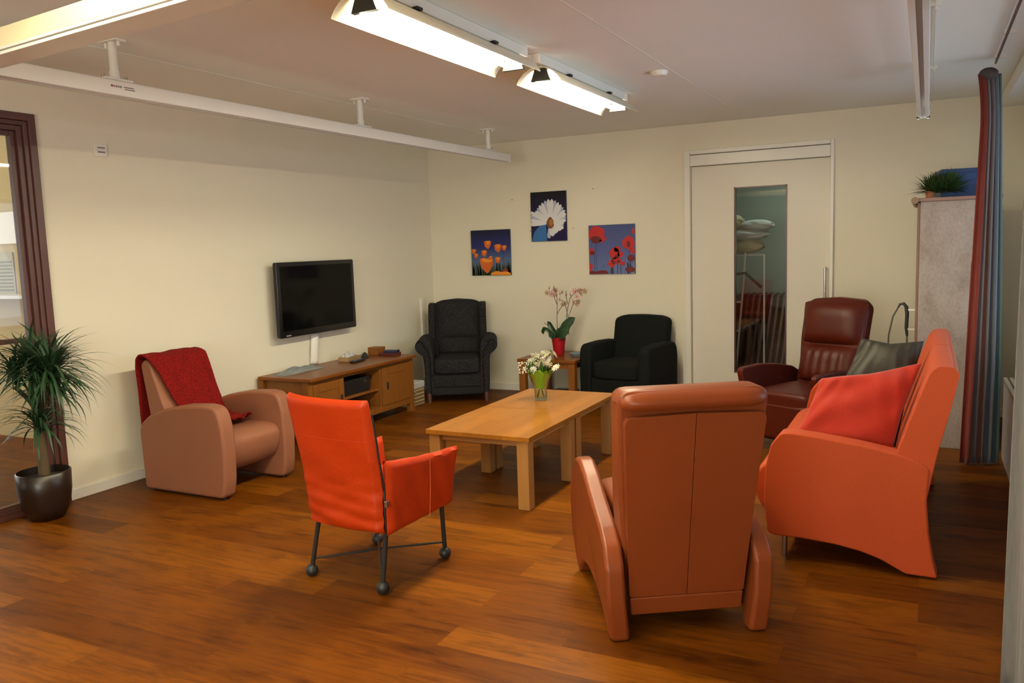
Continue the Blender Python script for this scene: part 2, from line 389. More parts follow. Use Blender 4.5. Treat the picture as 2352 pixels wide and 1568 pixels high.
MB().box((gx0+.01,.05,gz0+.01),(gx1-.01,.056,gz1-.01)).obj('door_glass',M['glass'],dr)
MB().tube([(-.80,.03,.90),(-.80,-.03,.90),(-.80,-.03,1.25),(-.80,.03,1.25)],.011).obj('door_handle',M['steel'],dr)

# ------------------------------------------------------------------ luminaires
def luminaire(label,y0,y1,k=1.0):
    L_=y1-y0; t=thing('ceiling_luminaire',label,'ceiling light',(-2.0,(y0+y1)/2,H),0,None)
    t['group']='row of fluorescent ceiling luminaires'
    h=L_/2
    MB().box((-.04,-h-.06,-.055),(.04,h+.06,-.001)).obj('housing',M['railwhite'],t,bevel=.004)
    prof=[(-.137,-.150),(-.135,-.142),(-.118,-.118),(-.09,-.092),(-.055,-.072),(-.02,-.062),(.02,-.062),(.055,-.072),(.09,-.092),(.118,-.118),(.135,-.142),(.137,-.150)]
    def f(u,v):
        k=u*(len(prof)-1); i=min(int(k),len(prof)-2); a=k-i
        x=prof[i][0]*(1-a)+prof[i+1][0]*a; z=prof[i][1]*(1-a)+prof[i+1][1]*a
        # far end of the sheet is cut back at the crown
        e=h-.05*max(0,1-abs(abs(x)-.04)/.035) if v>.5 else -h
        return Vector((x,e,z))
    MB().grid(f,33,1).obj('reflector',M['reflector'],t,solid=.004)
    for s in (-1,1):
        MB().tube([(s*.045,-h+.05,-.105),(s*.045,h-.05,-.105)],.013,12).obj('fluorescent_tube',M['tube'],t)
    for e in (-1,1):
        mb=MB(); mb.prism([(-.035,-.065),(.035,-.065),(.062,-.135),(-.062,-.135)],e*(h-.03),e*(h-.055),'y'); mb.obj('lamp_holder',M['dark'],t)
    for y in (-h*.5,h*.5): 
        MB().box((.03,y-.02,-.064),(.062,y+.02,-.052)).obj('clip',M['dark'],t)
    for s in (-1,1):
        a=area('lamp_light',(0,0,0),(0,-s*R(58),0),.03,L_-.16,LAMP_W*k,WARM); a.parent=t; a.location=(-s*.05,0,-.136)
    return t
luminaire('long white fluorescent ceiling luminaire, the nearer lit one cut by the top edge',2.71,4.10)
luminaire('lit fluorescent ceiling luminaire, the farther one ending before the back wall',4.37,5.77)
luminaire('fluorescent ceiling luminaire above the lifting traverse, just out of the top edge',1.02,2.41,.25)
luminaire('fluorescent ceiling luminaire behind the viewpoint, over the open floor',-.67,.72,.25)

# ------------------------------------------------------------------ ceiling hoist rails
def slotted(mb,x0,x1,z0,z1,y0,y1):
    w=x1-x0; s=.011; cx=(x0+x1)/2
    poly=rpoly([(x0,z0),(cx-s,z0),(cx-s,z0+.006),(x0+.012,z0+.006),(x0+.012,z1-.02),(x1-.012,z1-.02),(x1-.012,z0+.006),(cx+s,z0+.006),(cx+s,z0),(x1,z0),(x1,z1),(x0,z1)],[.004,0,0,0,0,0,0,0,0,.004,.012,.012],3)
    mb.prism(poly,y0,y1,'y')
rl=thing('hoist_rail','long white ceiling hoist rail hung on three posts before the left wall','rail',(-3.6,0,0))
mb=MB(); slotted(mb,-.03,.03,2.33,2.405,.9,7.1); mb.obj('track',M['railwhite'],rl)
MB().box((-.034,7.1,2.325),(.034,7.112,2.41)).obj('end_cap',M['railwhite'],rl,bevel=.006)
for y in (2.85,4.83,6.73):
    mb=MB(); mb.tube([(0,y,2.405),(0,y,2.595)],.021,16); mb.tube([(0,y,2.405),(0,y,2.45)],.025,16); p_=mb.obj('hanger_post',M['railwhite'],rl,sharp=40)
    MB().box((-.06,y-.035,2.588),(.06,y+.035,2.6)).obj('ceiling_plate',M['railwhite'],p_,bevel=.002)
    MB().box((-.034,y-.08,2.403),(.034,y+.08,2.413)).obj('clamp',M['railwhite'],p_,bevel=.002)
    for s in (-1,1):
        MB().tube([(s*.045,y,2.565),(s*.045,y,2.59)],.009,8).obj('bolt',M['railwhite'],p_); MB().tube([(.0,y+s*.065,2.412),(.0,y+s*.065,2.432)],.008,8).obj('bolt',M['steel'],p_)
mb=MB(); mb.box((.0302,2.80,2.368),(.0308,2.812,2.378)).obj('maker_mark',plain('red_print',(.35,.02,.03),.5),rl)
mb=MB()
for k in range(4): mb.box((.0302,2.816+k*.012,2.368),(.0308,2.824+k*.012,2.378))
mb.box((.0302,2.872,2.372),(.0308,2.93,2.377)).box((.0302,2.876,2.362),(.0308,2.936,2.367)).obj('printed_text',plain('grey_print',(.2,.16,.15),.5),rl)
rr=thing('hoist_rail','ceiling hoist rail with a slotted underside at the upper right, beside the curtain','rail',(-.045,0,0))
mb=MB(); slotted(mb,-.035,.035,2.30,2.375,.9,6.30); mb.obj('track',M['railwhite'],rr)
mb=MB(); mb.box((-.04,6.30,2.295),(.04,6.312,2.38)).tube([(-.03,6.32,2.30),(-.03,6.30,2.30)],.012,8).tube([(.03,6.32,2.30),(.03,6.30,2.30)],.012,8).obj('end_cap',M['steel'],rr)
for y in (2.2,4.2,6.0):
    MB().tube([(0,y,2.37),(0,y,2.6)],.02,14).obj('hanger_post',M['railwhite'],rr,sharp=40)
mb=MB(); pts=[(.055,1.0,2.595),(.055,4.4,2.590),(.055,6.15,2.585),(.06,6.6,2.52),(.055,6.45,2.40),(.035,6.33,2.33)]
mb.tube(pts,.004,6).obj('supply_cord',M['railwhite'],rr)
for y in (4.45,6.1):
    MB().box((.02,y-.012,2.575),(.075,y+.012,2.6)).tube([(.055,y,2.58),(.055,y,2.56)],.009,8).obj('cord_clip',M['railwhite'],rr)
tr=thing('hoist_traverse','thick white cross rail of the ceiling hoist at the upper left corner','rail',(-2.2,1.72,2.2),R(-5))
mb=MB(); mb.box((-1.55,-.05,.026),(2.25,.05,.086)); mb.obj('beam',plain('cream_powder_coat',(.80,.68,.44),.4,var=.02),tr,bevel=.004)
mb=MB(); mb.box((-1.55,-.056,.014),(2.25,.05,.024)).box((-1.55,-.053,0),(2.25,.05,.0105)).box((-1.55,-.040,.009),(2.25,.04,.028)); mb.obj('track_lip',M['railwhite'],tr,bevel=.002)
for x,zt_ in ((-1.42,.127),(2.13,.098)): bx('trolley',(x-.06,-.03,.086),(x+.06,.03,zt_),M['railwhite'],tr)
# smoke detector, sensor plate
mb=MB(); mb.lathe([(.055,0),(.055,-.012),(.045,-.028),(.001,-.032)],28).obj('smoke_detector',M['white'],None,sharp=40,loc=(-1.545,5.22,2.6)); tag(bpy.data.objects['smoke_detector'],'small round white smoke detector on the ceiling','smoke detector')
t=thing('control_plate','small square white control plate high on the left wall','switch',(XL,3.70,2.245))
bx('plate',(0,-.045,-.04),(.014,.045,.04),M['white'],t)
mb=MB()
for r_ in (0,1):
    for k in range(5): mb.box((.0142,-.025+k*.011,.012-r_*.028),(.0148,-.0165+k*.011,.021-r_*.028))
mb.obj('printed_text',plain('grey_ink',(.15,.13,.12),.6),t)

# ------------------------------------------------------------------ television & cable cover
tv=thing('television','black flat screen television mounted on the left wall','television',(XL+.1,5.65,1.145))
W2,H2=.51,.315
mb=MB(); mb.prism(rpoly([(-W2,-H2),(W2,-H2),(W2,H2),(-W2,H2)],.018),-.02,.018,'x'); mb.obj('bezel',M['tvframe'],tv,bevel=.006)
MB().box((.0181,-W2+.04,-H2+.055),(.0190,W2-.04,H2-.035)).obj('screen',M['screen'],tv)
MB().box((-.03,-.3,-.2),(-.018,.3,.2)).obj('rear_cover',M['dark'],tv,bevel=.01)
MB().box((-.1,-.1,-.1),(-.03,.1,.1)).obj('wall_mount',M['blackmetal'],tv)
mb=MB()
for k in range(5): mb.box((.0182,-W2+.075+k*.012,-H2+.012),(.0188,-W2+.084+k*.012,-H2+.020))
mb.obj('lettering',plain('silver_print',(.5,.5,.5),.3),tv)
def f(u,v):
    z=.545+u*(.82-.545); y=5.665-.012*math.sin(u*PI)+.035*u+ (v-.5)*.105
    return Vector((XL+.004+.035*math.sin(v*PI)+.012*math.sin(u*PI),y,z))
o=MB().grid(f,12,8).obj('cable_cover',M['white'],None,solid=.003); tag(o,'curved white cable cover running down the wall below the television','cable cover')
o=MB().box((XL,7.42,.12),(XL+.03,7.47,1.0)).obj('conduit',M['white'],None,bevel=.005); tag(o,'thin vertical white conduit on the left wall behind the wing chair','conduit')

# ------------------------------------------------------------------ TV stand
st=thing('tv_cabinet','low honey oak television cabinet against the left wall','cabinet',(-4.60,5.695,0))
# local: x -.24 .. .27 (front +x), y -.745 .. .745
mb=MB(); mb.box((-.25,-.755,.515),(.30,.755,.543)); mb.obj('top',M['honeytop'],st,bevel=.006)
for x in (-.235,.235):
    for y in (-.715,.715):
        MB().box((x-.028,y-.028,0),(x+.028,y+.028,.515)).obj('leg',M['honey'],st,bevel=.004)
mb=MB(); mb.box((-.24,-.705,.10),(-.228,.705,.515)).box((-.23,-.715,.10),(.235,-.697,.515)).box((-.23,.697,.10),(.235,.715,.515)).box((-.23,-.70,.10),(.255,.70,.135)).box((.235,-.69,.485),(.258,.69,.515)).box((-.23,-.30,.13),(.25,-.28,.515)).box((-.23,.225,.13),(.25,.245,.515)).box((.235,-.69,.085),(.258,.69,.14))
mb.obj('carcass',M['honey'],st,bevel=.003)
MB().box((-.22,-.28,.285),(.235,.225,.303)).obj('shelf',M['honey'],st,bevel=.003)
for (y0,y1,hy) in ((-.685,-.302,-.35),(.247,.685,.30)):
    mb=MB(); mb.box((.243,y0,.143),(.262,y1,.483)); 
    d=mb.obj('door',M['honey'],st,bevel=.003)
    mb=MB(); mb.box((.262,y0,.143),(.267,y0+.07,.483)).box((.262,y1-.07,.143),(.267,y1,.483)).box((.262,y0+.07,.413),(.267,y1-.07,.483)).box((.262,y0+.07,.143),(.267,y1-.07,.213)).obj('door_stile',M['honey'],d,bevel=.0015,seg=1)
    MB().box((.266,hy-.016,.285),(.278,hy+.016,.355)).obj('handle',M['steel'],d,bevel=.003)
o=bx('media_player',(-4.62,5.45,.303),(-4.40,5.84,.435),M['dark'],bevel=.006); tag(o,'black media player on the upper open shelf of the oak cabinet','media player')
# front is +x
t=o
MB().tube([(-4.40,5.78,.39),(-4.393,5.78,.39)],.016,16).obj('dial',M['steel'],t)
o=bx('disc_player',(-4.62,5.47,.136),(-4.38,5.80,.20),M['dark'],bevel=.006); tag(o,'flat black player on the lower open shelf of the oak cabinet','media player')
# things on the stand, z=.543
zt=.5435
def crumple(name,c,size,mat,label,cat,seed,amp=.3):
    rnd=random.Random(seed); ph=[rnd.uniform(0,6) for _ in range(6)]
    def f(u,v):
        x=(u-.5)*2; y=(v-.5)*2; e=max(0,1-max(abs(x),abs(y))**3)
        z=size[2]*e*(.6+amp*math.sin(5*x+ph[0])*math.cos(4*y+ph[1])+amp*.5*math.sin(11*x+7*y+ph[2]))
        return Vector((x*size[0]/2*(1+.08*math.sin(6*y+ph[3])),y*size[1]/2*(1+.08*math.sin(7*x+ph[4])),max(.0005,z)))
    o=MB().grid(f,26,26).obj(name,mat,None,loc=c); tag(o,label,cat); return o
crumple('folded_bag',(-4.70,5.27,zt),(.15,.50,.05),plain('grey_plastic',(.22,.24,.24),.5,var=.2),'crumpled grey plastic bag lying at the near end of the oak cabinet','bag',3)
t=thing('tissue_box','small tan box with white tissues on the oak cabinet','tissue box',(-4.70,5.93,zt),R(12))
bx('box',(-.05,-.10,0),(.05,.10,.04),plain('tan_card',(.32,.20,.09),.7),t)
crumple('tissue',(0,0,.04),(.08,.17,.05),M['whitecloth'],'',None,5); o=bpy.data.objects['tissue']; o.parent=t
t=thing('remote_control','black remote control lying before the tissue box','remote control',(-4.55,5.87,zt),R(8))
bx('body',(-.025,-.095,0),(.025,.095,.02),M['dark'],t,bevel=.005)
mb=MB()
for i in range(6):
    for j in range(3): mb.box((-.017+j*.013,-.07+i*.022,.0201),(-.009+j*.013,-.058+i*.022,.022))
mb.obj('button',plain('grey_rubber',(.12,.12,.12),.6),t,sharp=30)
t=thing('table_clock','small dark wedge clock with a grey face beside the tissue box','clock',(-4.64,6.10,zt),R(-75))
MB().prism([(-.03,0),(.03,0),(-.005,.055)],-.035,.035,'x').obj('body',M['dark'],t,bevel=.003)
MB().box((-.03,.0,.0),(.03,.002,.045),).obj('face',plain('grey_face',(.25,.30,.28),.3),t)
bpy.data.objects['face'].rotation_euler=(R(-33),0,0); bpy.data.objects['face'].location=(0,-.033,.002)
o=bx('wooden_box',(-4.74,6.28,zt),(-4.62,6.40,zt+.075),M['honey'],bevel=.004); tag(o,'small plain wooden box at the far end of the oak cabinet','box')
o=bx('book',(-4.60,6.26,zt),(-4.44,6.40,zt+.028),plain('maroon_cover',(.09,.018,.012),.5),bevel=.003); tag(o,'dark maroon book lying at the far end of the oak cabinet, under the blue one','book'); 
o=MB().box((-.065,-.045,0),(.065,.045,.022)).obj('book',plain('navy_cover',(.012,.018,.06),.45),None,bevel=.003,loc=(-4.50,6.33,zt+.0285),rz=R(14)); tag(o,'small navy blue book on top of the maroon book','book')
# basket beside stand
t=thing('storage_basket','cream wicker basket with a white lining beside the oak cabinet','basket',(-4.55,6.66,0))
MB().box((-.10,-.13,0),(.10,.13,.19)).obj('basket_body',M['wicker'],t,bevel=.012)
MB().box((-.105,-.135,.165),(.105,.135,.235)).obj('lining',M['whitecloth'],t,bevel=.015)
mb=MB(); mb.tube([(.106,-.10,.21),(.112,-.07,.15),(.112,-.04,.13)],.005,6).tube([(.106,-.10,.21),(.112,-.12,.16),(.112,-.115,.13)],.005,6).obj('bow',M['whitecloth'],t)

# ------------------------------------------------------------------ pictures
def canvas(label,x0,x1,z0,z1,bgstops,draw,name='canvas_print'):
    t=thing(name,label,'picture',((x0+x1)/2,YB,(z0+z1)/2))
    w,h=(x1-x0)/2,(z1-z0)/2
    m,N,L,p=nt('print_background'); setp(p,None,.45,0,.3)
    v=coords(N,L); s=N.new('ShaderNodeSeparateXYZ'); L.new(v,s.inputs[0]); mr=N.new('ShaderNodeMapRange'); mr.inputs[1].default_value=-h; mr.inputs[2].default_value=h; L.new(s.outputs[2],mr.inputs[0])
    L.new(ramp(N,L,mr.outputs[0],bgstops),p.inputs['Base Color'])
    MB().box((-w,-.022,-h),(w,-.001,h)).obj('canvas',m,t,bevel=.002)
    mb=MB(); mats=draw(mb,w,h); mb.obj('printed_flowers',mats,t,sharp=20); return t
def flat(mb,pts,mi,lay,w,h):
    mb.mi=mi; c=[(max(-w+.002,min(w-.002,x)),max(-h+.002,min(h-.002,z))) for x,z in pts]
    y=-.0225-lay*.0004
    cx=sum(p[0] for p in c)/len(c); cz=sum(p[1] for p in c)/len(c)
    cv=mb.bm.verts.new((cx,y,cz)); vs=[mb.bm.verts.new((p[0],y,p[1])) for p in c]
    for i in range(len(vs)): mb._face([cv,vs[i],vs[(i+1)%len(vs)]])
P=lambda n,c: plain(n,c,.5,var=.25)
def blob(cx,cz,rx,rz_,n=14,rnd=random,j=.12,a0=0): return [(cx+rx*math.cos(2*PI*k/n+a0)*(1+rnd.uniform(-j,j)),cz+rz_*math.sin(2*PI*k/n+a0)*(1+rnd.uniform(-j,j))) for k in range(n)]
def cup(cx,cz,s): return [(cx-s,cz+s*.75),(cx-s*.45,cz+s*.95),(cx,cz+s*.75),(cx+s*.45,cz+s*1.0),(cx+s*.95,cz+s*.7),(cx+s*.85,cz),(cx+s*.4,cz-s*.75),(cx+s*.05,cz-s*1.05),(cx-s*.35,cz-s*.75),(cx-s*.8,cz-.02)]
def stem(mb,x0,z0,x1,z1,mi,lay,w,h,t=.002): flat(mb,[(x0-t,z0),(x0+t,z0),(x1+t,z1),(x1-t,z1)],mi,lay,w,h)
def d1(mb,w,h):
    rnd=random.Random(4)
    for k in range(60):
        x=rnd.uniform(-w,w); zz=rnd.uniform(-.13,-.06) - (.0 if x<-.1 or x>.05 else .02)
        flat(mb,[(x-.008,-h),(x+.008,-h),(x+rnd.uniform(-.02,.02),zz)],2 if k%2 else 3,1,w,h)
    for x,z in ((-.03,.08),(.085,.04),(-.075,-.01),(-.18,.0),(.15,.05),(.09,-.07)): stem(mb,x,z-.03,x+.005,-h,3,2,w,h)
    for x,z,s in ((-.03,.085,.045),(.09,.045,.045),(.165,.045,.03),(-.20,.015,.03),(-.175,-.03,.026),(-.075,-.005,.035),(.085,-.08,.035),(.0,-.055,.02)):
        flat(mb,cup(x,z,s),0,3,w,h); flat(mb,cup(x+s*.1,z+s*.45,s*.5),1,4,w,h)
    flat(mb,cup(-.05,-.13,.085),0,5,w,h); flat(mb,[(-.12,-.07),(-.07,-.055),(-.02,-.075),(.03,-.065),(.0,-.10),(-.08,-.10)],1,6,w,h)
    flat(mb,blob(.07,-.235,.08,.04),1,6,w,h); flat(mb,blob(.17,-.235,.07,.035),1,7,w,h); flat(mb,blob(.17,-.19,.035,.018),4,5,w,h)
    return [P('print_orange',(.62,.12,.015)),P('print_yellow_orange',(.80,.28,.015)),P('print_grass',(.05,.06,.012)),P('print_dark_grass',(.02,.03,.012)),P('print_dull_red',(.25,.03,.015))]
canvas('square canvas print of orange poppies under a dark blue sky, lowest left of three',-4.37,-3.90,1.23,1.71,[(0,(.03,.05,.03)),(.25,(.10,.17,.30)),(.6,(.02,.03,.16)),(1,(.008,.008,.035))],d1)
def d2(mb,w,h):
    cx,cz=.02,-.07
    flat(mb,[(-w,-h),(-.02,-h),(-.03,-.06),(-.10,-.09),(-.16,-.15)],2,1,w,h)
    rnd=random.Random(2)
    for k in range(30):
        a=R(-98+k*9.6)
        ln=.17+.05*math.sin(a*1.5)+rnd.uniform(-.015,.015)
        if math.cos(a)<-.3: ln=.26
        if math.sin(a)>.5: ln=.25-.05*abs(math.cos(a))
        pa=a+PI/2; wd=.017+rnd.uniform(0,.006)
        c,s_=math.cos(a),math.sin(a); q=[]
        if 190<math.degrees(a)%360<255: continue
        for (l,ww) in ((.02,.2),(.4,.8),(.75,1.0),(.93,.7),(1,0),(.93,-.7),(.75,-1.0),(.4,-.8),(.02,-.2)):
            q.append((cx+c*ln*l+math.cos(pa)*wd*ww,cz+s_*ln*l+math.sin(pa)*wd*ww))
        flat(mb,q,0 if k%3 else 1,2+k%3,w,h)
    flat(mb,blob(cx,cz,.040,.058),3,8,w,h); flat(mb,blob(cx+.008,cz+.005,.022,.035),4,9,w,h)
    return [P('print_white',(.72,.72,.74)),P('print_pale_blue',(.42,.46,.60)),P('print_blue',(.03,.14,.38)),P('print_brown',(.20,.07,.02)),P('print_ochre',(.42,.16,.02))]
canvas('upright canvas print of a white daisy on black, highest of three',-3.65,-3.255,1.57,2.07,[(0,(.012,.008,.06)),(.55,(.015,.008,.06)),(1,(.006,.005,.006))],d2)
def d3(mb,w,h):
    rnd=random.Random(5)
    for k in range(22):
        x=rnd.choice((rnd.uniform(-.02,.10),rnd.uniform(.14,w))); stem(mb,x,-h,x+rnd.uniform(-.01,.01),rnd.uniform(-.16,-.08),k%2+2,1,w,h,.003)
    for x,z in ((-.165,.10),(-.185,0),(.18,.06),(-.1,-.2)): stem(mb,x,z,x+.01,-h,2,1,w,h)
    flat(mb,blob(-.155,.155,.085,.085,18),0,2,w,h); flat(mb,blob(-.16,.10,.06,.035),1,3,w,h); flat(mb,[(-.13,.09),(-.06,.115),(-.03,.12),(-.09,.07)],0,3,w,h)
    flat(mb,blob(.175,.06,.065,.065,16),0,2,w,h); flat(mb,blob(.175,.045,.02,.03),1,3,w,h)
    flat(mb,blob(.23,.17,.02,.03),0,2,w,h); flat(mb,blob(.22,-.02,.03,.03),0,2,w,h); flat(mb,blob(.20,-.09,.045,.03),1,2,w,h)
    flat(mb,blob(-.215,-.02,.035,.035),0,2,w,h); flat(mb,blob(-.20,-.03,.03,.02),1,3,w,h); flat(mb,blob(-.225,-.17,.025,.04),0,2,w,h)
    for x,z,a,b in ((.03,-.04,.055,.055),(.06,.0,.035,.03),(.09,-.05,.03,.03),(.05,-.11,.05,.035),(.0,-.14,.04,.035),(.11,-.14,.03,.02)): flat(mb,blob(x,z,a,b),0,2,w,h)
    for x,z in ((.05,-.07),(.02,-.13),(.07,-.12)): flat(mb,blob(x,z,.02,.016),1,3,w,h)
    flat(mb,blob(-.10,-.225,.06,.022),1,3,w,h); flat(mb,blob(-.20,-.23,.05,.022),1,3,w,h); flat(mb,blob(.19,-.20,.05,.03),1,3,w,h)
    flat(mb,[(-.085,-.15),(-.075,-.135),(-.09,-.17),(-.10,-.175)],2,2,w,h)
    return [P('print_red',(.50,.015,.015)),P('print_deep_red',(.14,.006,.010)),P('print_dark_stem',(.02,.025,.05)),P('print_light_stem',(.25,.30,.42))]
canvas('square canvas print of red poppies on lilac blue sky, nearest the door',-3.02,-2.54,1.225,1.71,[(0,(.13,.18,.38)),(.5,(.09,.11,.30)),(1,(.06,.08,.22))],d3)

for (x,z,lb_) in ((-3.87,2.01,'tiny picture nail left of and above the daisy print'),(-2.97,2.07,'tiny picture nail high above the red poppy print'),(-3.67,1.68,'tiny picture nail just left of the daisy print'),(-3.19,1.69,'tiny picture nail just right of the daisy print')):
    o=MB().tube([(x,YB-.008,z),(x,YB,z)],.0045,8).obj('nail',M['brownframe']); tag(o,lb_,'nail')
# ------------------------------------------------------------------ pink armchair (faces +x)
pk=thing('armchair','dusty pink upholstered tub armchair by the left wall, red throw on it','armchair',(-4.27,3.93,0),R(-90))
arm=[(-.33,.015),(-.345,.40),(-.325,.455),(-.24,.515),(-.09,.565),(.08,.595),(.26,.605),(.34,.595),(.375,.56),(.40,.47),(.41,.30),(.40,.12),(.375,.015)]
for s in (-1,1):
    a_,b_=(.215,.325) if s>0 else (-.325,-.215)
    MB().prism(rpoly(arm,.03,3),a_,b_,'x').obj('armrest',M['pink'],pk,bevel=.032,seg=5)
seat=rpoly([(-.28,.37),(.10,.395),(.30,.405),(.375,.36),(.365,.25),(.31,.155),(.20,.13),(-.28,.15)],.05,4)
MB().prism(seat,-.222,.222,'x').obj('seat',M['pink'],pk,bevel=.012)
back=rpoly([(-.10,.36),(-.22,.58),(-.315,.84),(-.355,.865),(-.40,.83),(-.355,.55),(-.31,.25),(-.20,.2)],.03,3)
MB().prism(back,-.23,.23,'x').obj('backrest',M['pink'],pk,bevel=.02,seg=4)
for x in (-.27,.27):
    for y in (-.29,.33): MB().tube([(x,y,0),(x,y,.02)],.018,10).obj('glide',M['dark'],pk)
# red throw
th_path=[(-.405,.33),(-.415,.5),(-.418,.66),(-.425,.80),(-.415,.86),(-.385,.89),(-.34,.888),(-.30,.86),(-.265,.78),(-.215,.64),(-.165,.53),(-.115,.445),(-.06,.425),(.02,.418),(.10,.42),(.16,.423)]
def f(u,v):
    k=u*(len(th_path)-1); i=min(int(k),len(th_path)-2); a=k-i
    y=th_path[i][0]*(1-a)+th_path[i+1][0]*a; z=th_path[i][1]*(1-a)+th_path[i+1][1]*a
    near=.246; far=-.232
    if u>.45: near=.246-(u-.45)/.55*.27
    if u>.75: far=-.21+(u-.75)*.1
    x=near*(1-v)+far*v
    if u<.2: y-=0
    ny=.010*math.sin(x*24+u*9)+.006*math.sin(x*47+u*5)
    z+=ny*.35 if .25<u<.45 else 0
    if u>.72: z+=abs(ny)*1.6+.012*(1+math.sin(u*60+v*6))*max(0,(u-.72)*3)
    else: y+=abs(ny)*.8*(1 if u>.4 else -1)
    if u<.15: z-=.03*v*0
    return Vector((x,y,z))
o=MB().grid(f,60,34).obj('throw_blanket',M['throw'],None,solid=.014,sub=1); o.location=(-4.27,3.93,0); o.rotation_euler=(0,0,R(-90)); tag(o,'red knitted throw draped over the back of the pink armchair','blanket')

# ------------------------------------------------------------------ orange-red chair (faces +y)
oc=thing('dining_armchair','bright orange-red leather armchair on thin black metal legs, seen from behind','chair',(-2.345,3.115,0),R(-5))
feet=[(-.22,-.235),(.22,-.235),(-.22,.235),(.22,.235)]
tops=[(-.15,-.225),(.262,-.235),(-.16,.21),(.235,.20)]
for (x,y),(a,b) in zip(feet,tops):
    l=MB().tube([(x,y,.035),(a,b,.34)],.0115,12).obj('leg',M['blackmetal'],oc)
    MB().ball((x,y,.03),.03,(1,1,1),16).obj('foot',M['blackmetal'],l)
for p_,q_ in ((0,3),(1,2)):
    MB().tube([(*feet[p_],.085+.0*p_),(feet[p_][0]*.0,0,.092+.012*p_),(*feet[q_],.085)],.0055,8).obj('stretcher',M['blackmetal'],oc)
def slab(mb,f,nu,nv,th):
    # closed soft slab from centre surface f(u,v) -> (pos, normal)
    def g(side):
        def h(u,v):
            p,n=f(u,v); e=min(u,1-u,v,1-v)*min(nu,nv)/1.6; k=min(1,e) ; k=math.sqrt(max(0,1-(1-k)**2))
            return p+n*th/2*side*k
        return h
    mb.grid(g(1),nu,nv); mb.grid(g(-1),nu,nv)
    bmesh.ops.remove_doubles(mb.bm,verts=mb.bm.verts[:],dist=.0006)
# back: v = height 0..1, u = across
def f(u,v):
    z=.30+v*.605
    yb=-.275-.01*math.sin(v*PI)-.13*max(0,v-.30)**1.35
    wl=-.150-.030*v; wr=.285+.012*v
    x=wl*(1-u)+wr*u
    if v>.93: z+=.012*abs(2*u-1)**3*(1.0 if u<.5 else .3)
    y=yb+.035*(4*(u-.5)**2-1)*-1*.0+ .02*(1-4*(u-.5)**2)*-1
    # creases low on the cover
    y+=.005*math.sin(z*95+u*5)*max(0,.45-v)*2+.003*math.sin(z*60-u*9)*max(0,.7-v)
    y+=.004*math.sin(u*9+v*14)*(1-v)
    return Vector((x,y,z)),Vector((0,-1,-.15)).normalized()
mb=MB(); slab(mb,f,30,48,.052); mb.obj('backrest',M['orange'],oc)
mb=MB(); mb.tube([f(u,.70)[0]+Vector((0,-.0255,0)) for u in [k/20 for k in range(1,20)]],.0016,5); mb.obj('seam',plain('dark_orange_thread',(.45,.035,.006),.7),oc)
mb=MB(); mb.tube([f(.995,v)[0]+Vector((.004,.010,0)) for v in [k/20 for k in range(0,19)]],.0045,6); mb.obj('piping',M['dark'],oc)
for s in (1,-1):
    def f2(u,v,s=s):
        # u along depth rear->front ; v up
        y=-.268+u*.525; zt_=.625-.045*u-.01*math.sin(u*PI); zb=.29+.005*u
        z=zb*(1-v)+zt_*v
        x=(.290 if s>0 else -.155)+s*(-.022*u+.035*u*v)+.004*math.sin(u*22+v*5)*(.3+v*.7)*s
        if u>.9: y+= .02*v-.02
        return Vector((x,y,z)),Vector((s,0,0))
    mb=MB(); slab(mb,f2,28,20,.042); a_=mb.obj('armrest',M['orange'],oc)
    if s>0: mb=MB(); mb.tube([f2(.56,v)[0]+Vector((.0215,0,0)) for v in [k/12 for k in range(0,12)]],.0014,5); mb.obj('seam',plain('pale_thread',(.75,.16,.05),.7),a_)
MB().soft((.065,.02,.385),(.42,.50,.15),6).obj('seat',M['orange'],oc)
MB().box((.300,-.290,.425),(.314,-.268,.455)).obj('clip',M['steel'],oc,bevel=.003)
MB().box((-.14,-.24,.3),(.27,.22,.325)).obj('seat_frame',M['blackmetal'],oc)

# ------------------------------------------------------------------ coffee tables
def coffee(label,y0,y1):
    t=thing('coffee_table',label,'table',(-2.36,(y0+y1)/2,0),0,'pair of square oak coffee tables pushed together')
    h=(y1-y0)/2-.002; w=.35
    MB().box((-w,-h,.41),(w,h,.44)).obj('tabletop',M['oak'],t,bevel=.004)
    for x in (-1,1):
        for y in (-1,1):
            cx,cy=x*(w-.052),y*(h-.052)
            MB().box((cx-.037,cy-.037,0),(cx+.037,cy+.037,.41)).obj('leg',M['oakleg'],t,bevel=.004)
    mb=MB(); i=w-.06; j=h-.06
    mb.box((-i+.02,-j-.01,.372),(i-.02,-j+.01,.41)).box((-i+.02,j-.01,.372),(i-.02,j+.01,.41)).box((-i-.01,-j+.02,.372),(-i+.01,j-.02,.41)).box((i-.01,-j+.02,.372),(i+.01,j-.02,.41))
    mb.obj('apron',M['oakx'],t)
    return t
coffee('nearer oak coffee table, its bare corner towards the viewer',4.12,4.86)
coffee('farther oak coffee table, the vase of flowers standing on it',4.86,5.60)

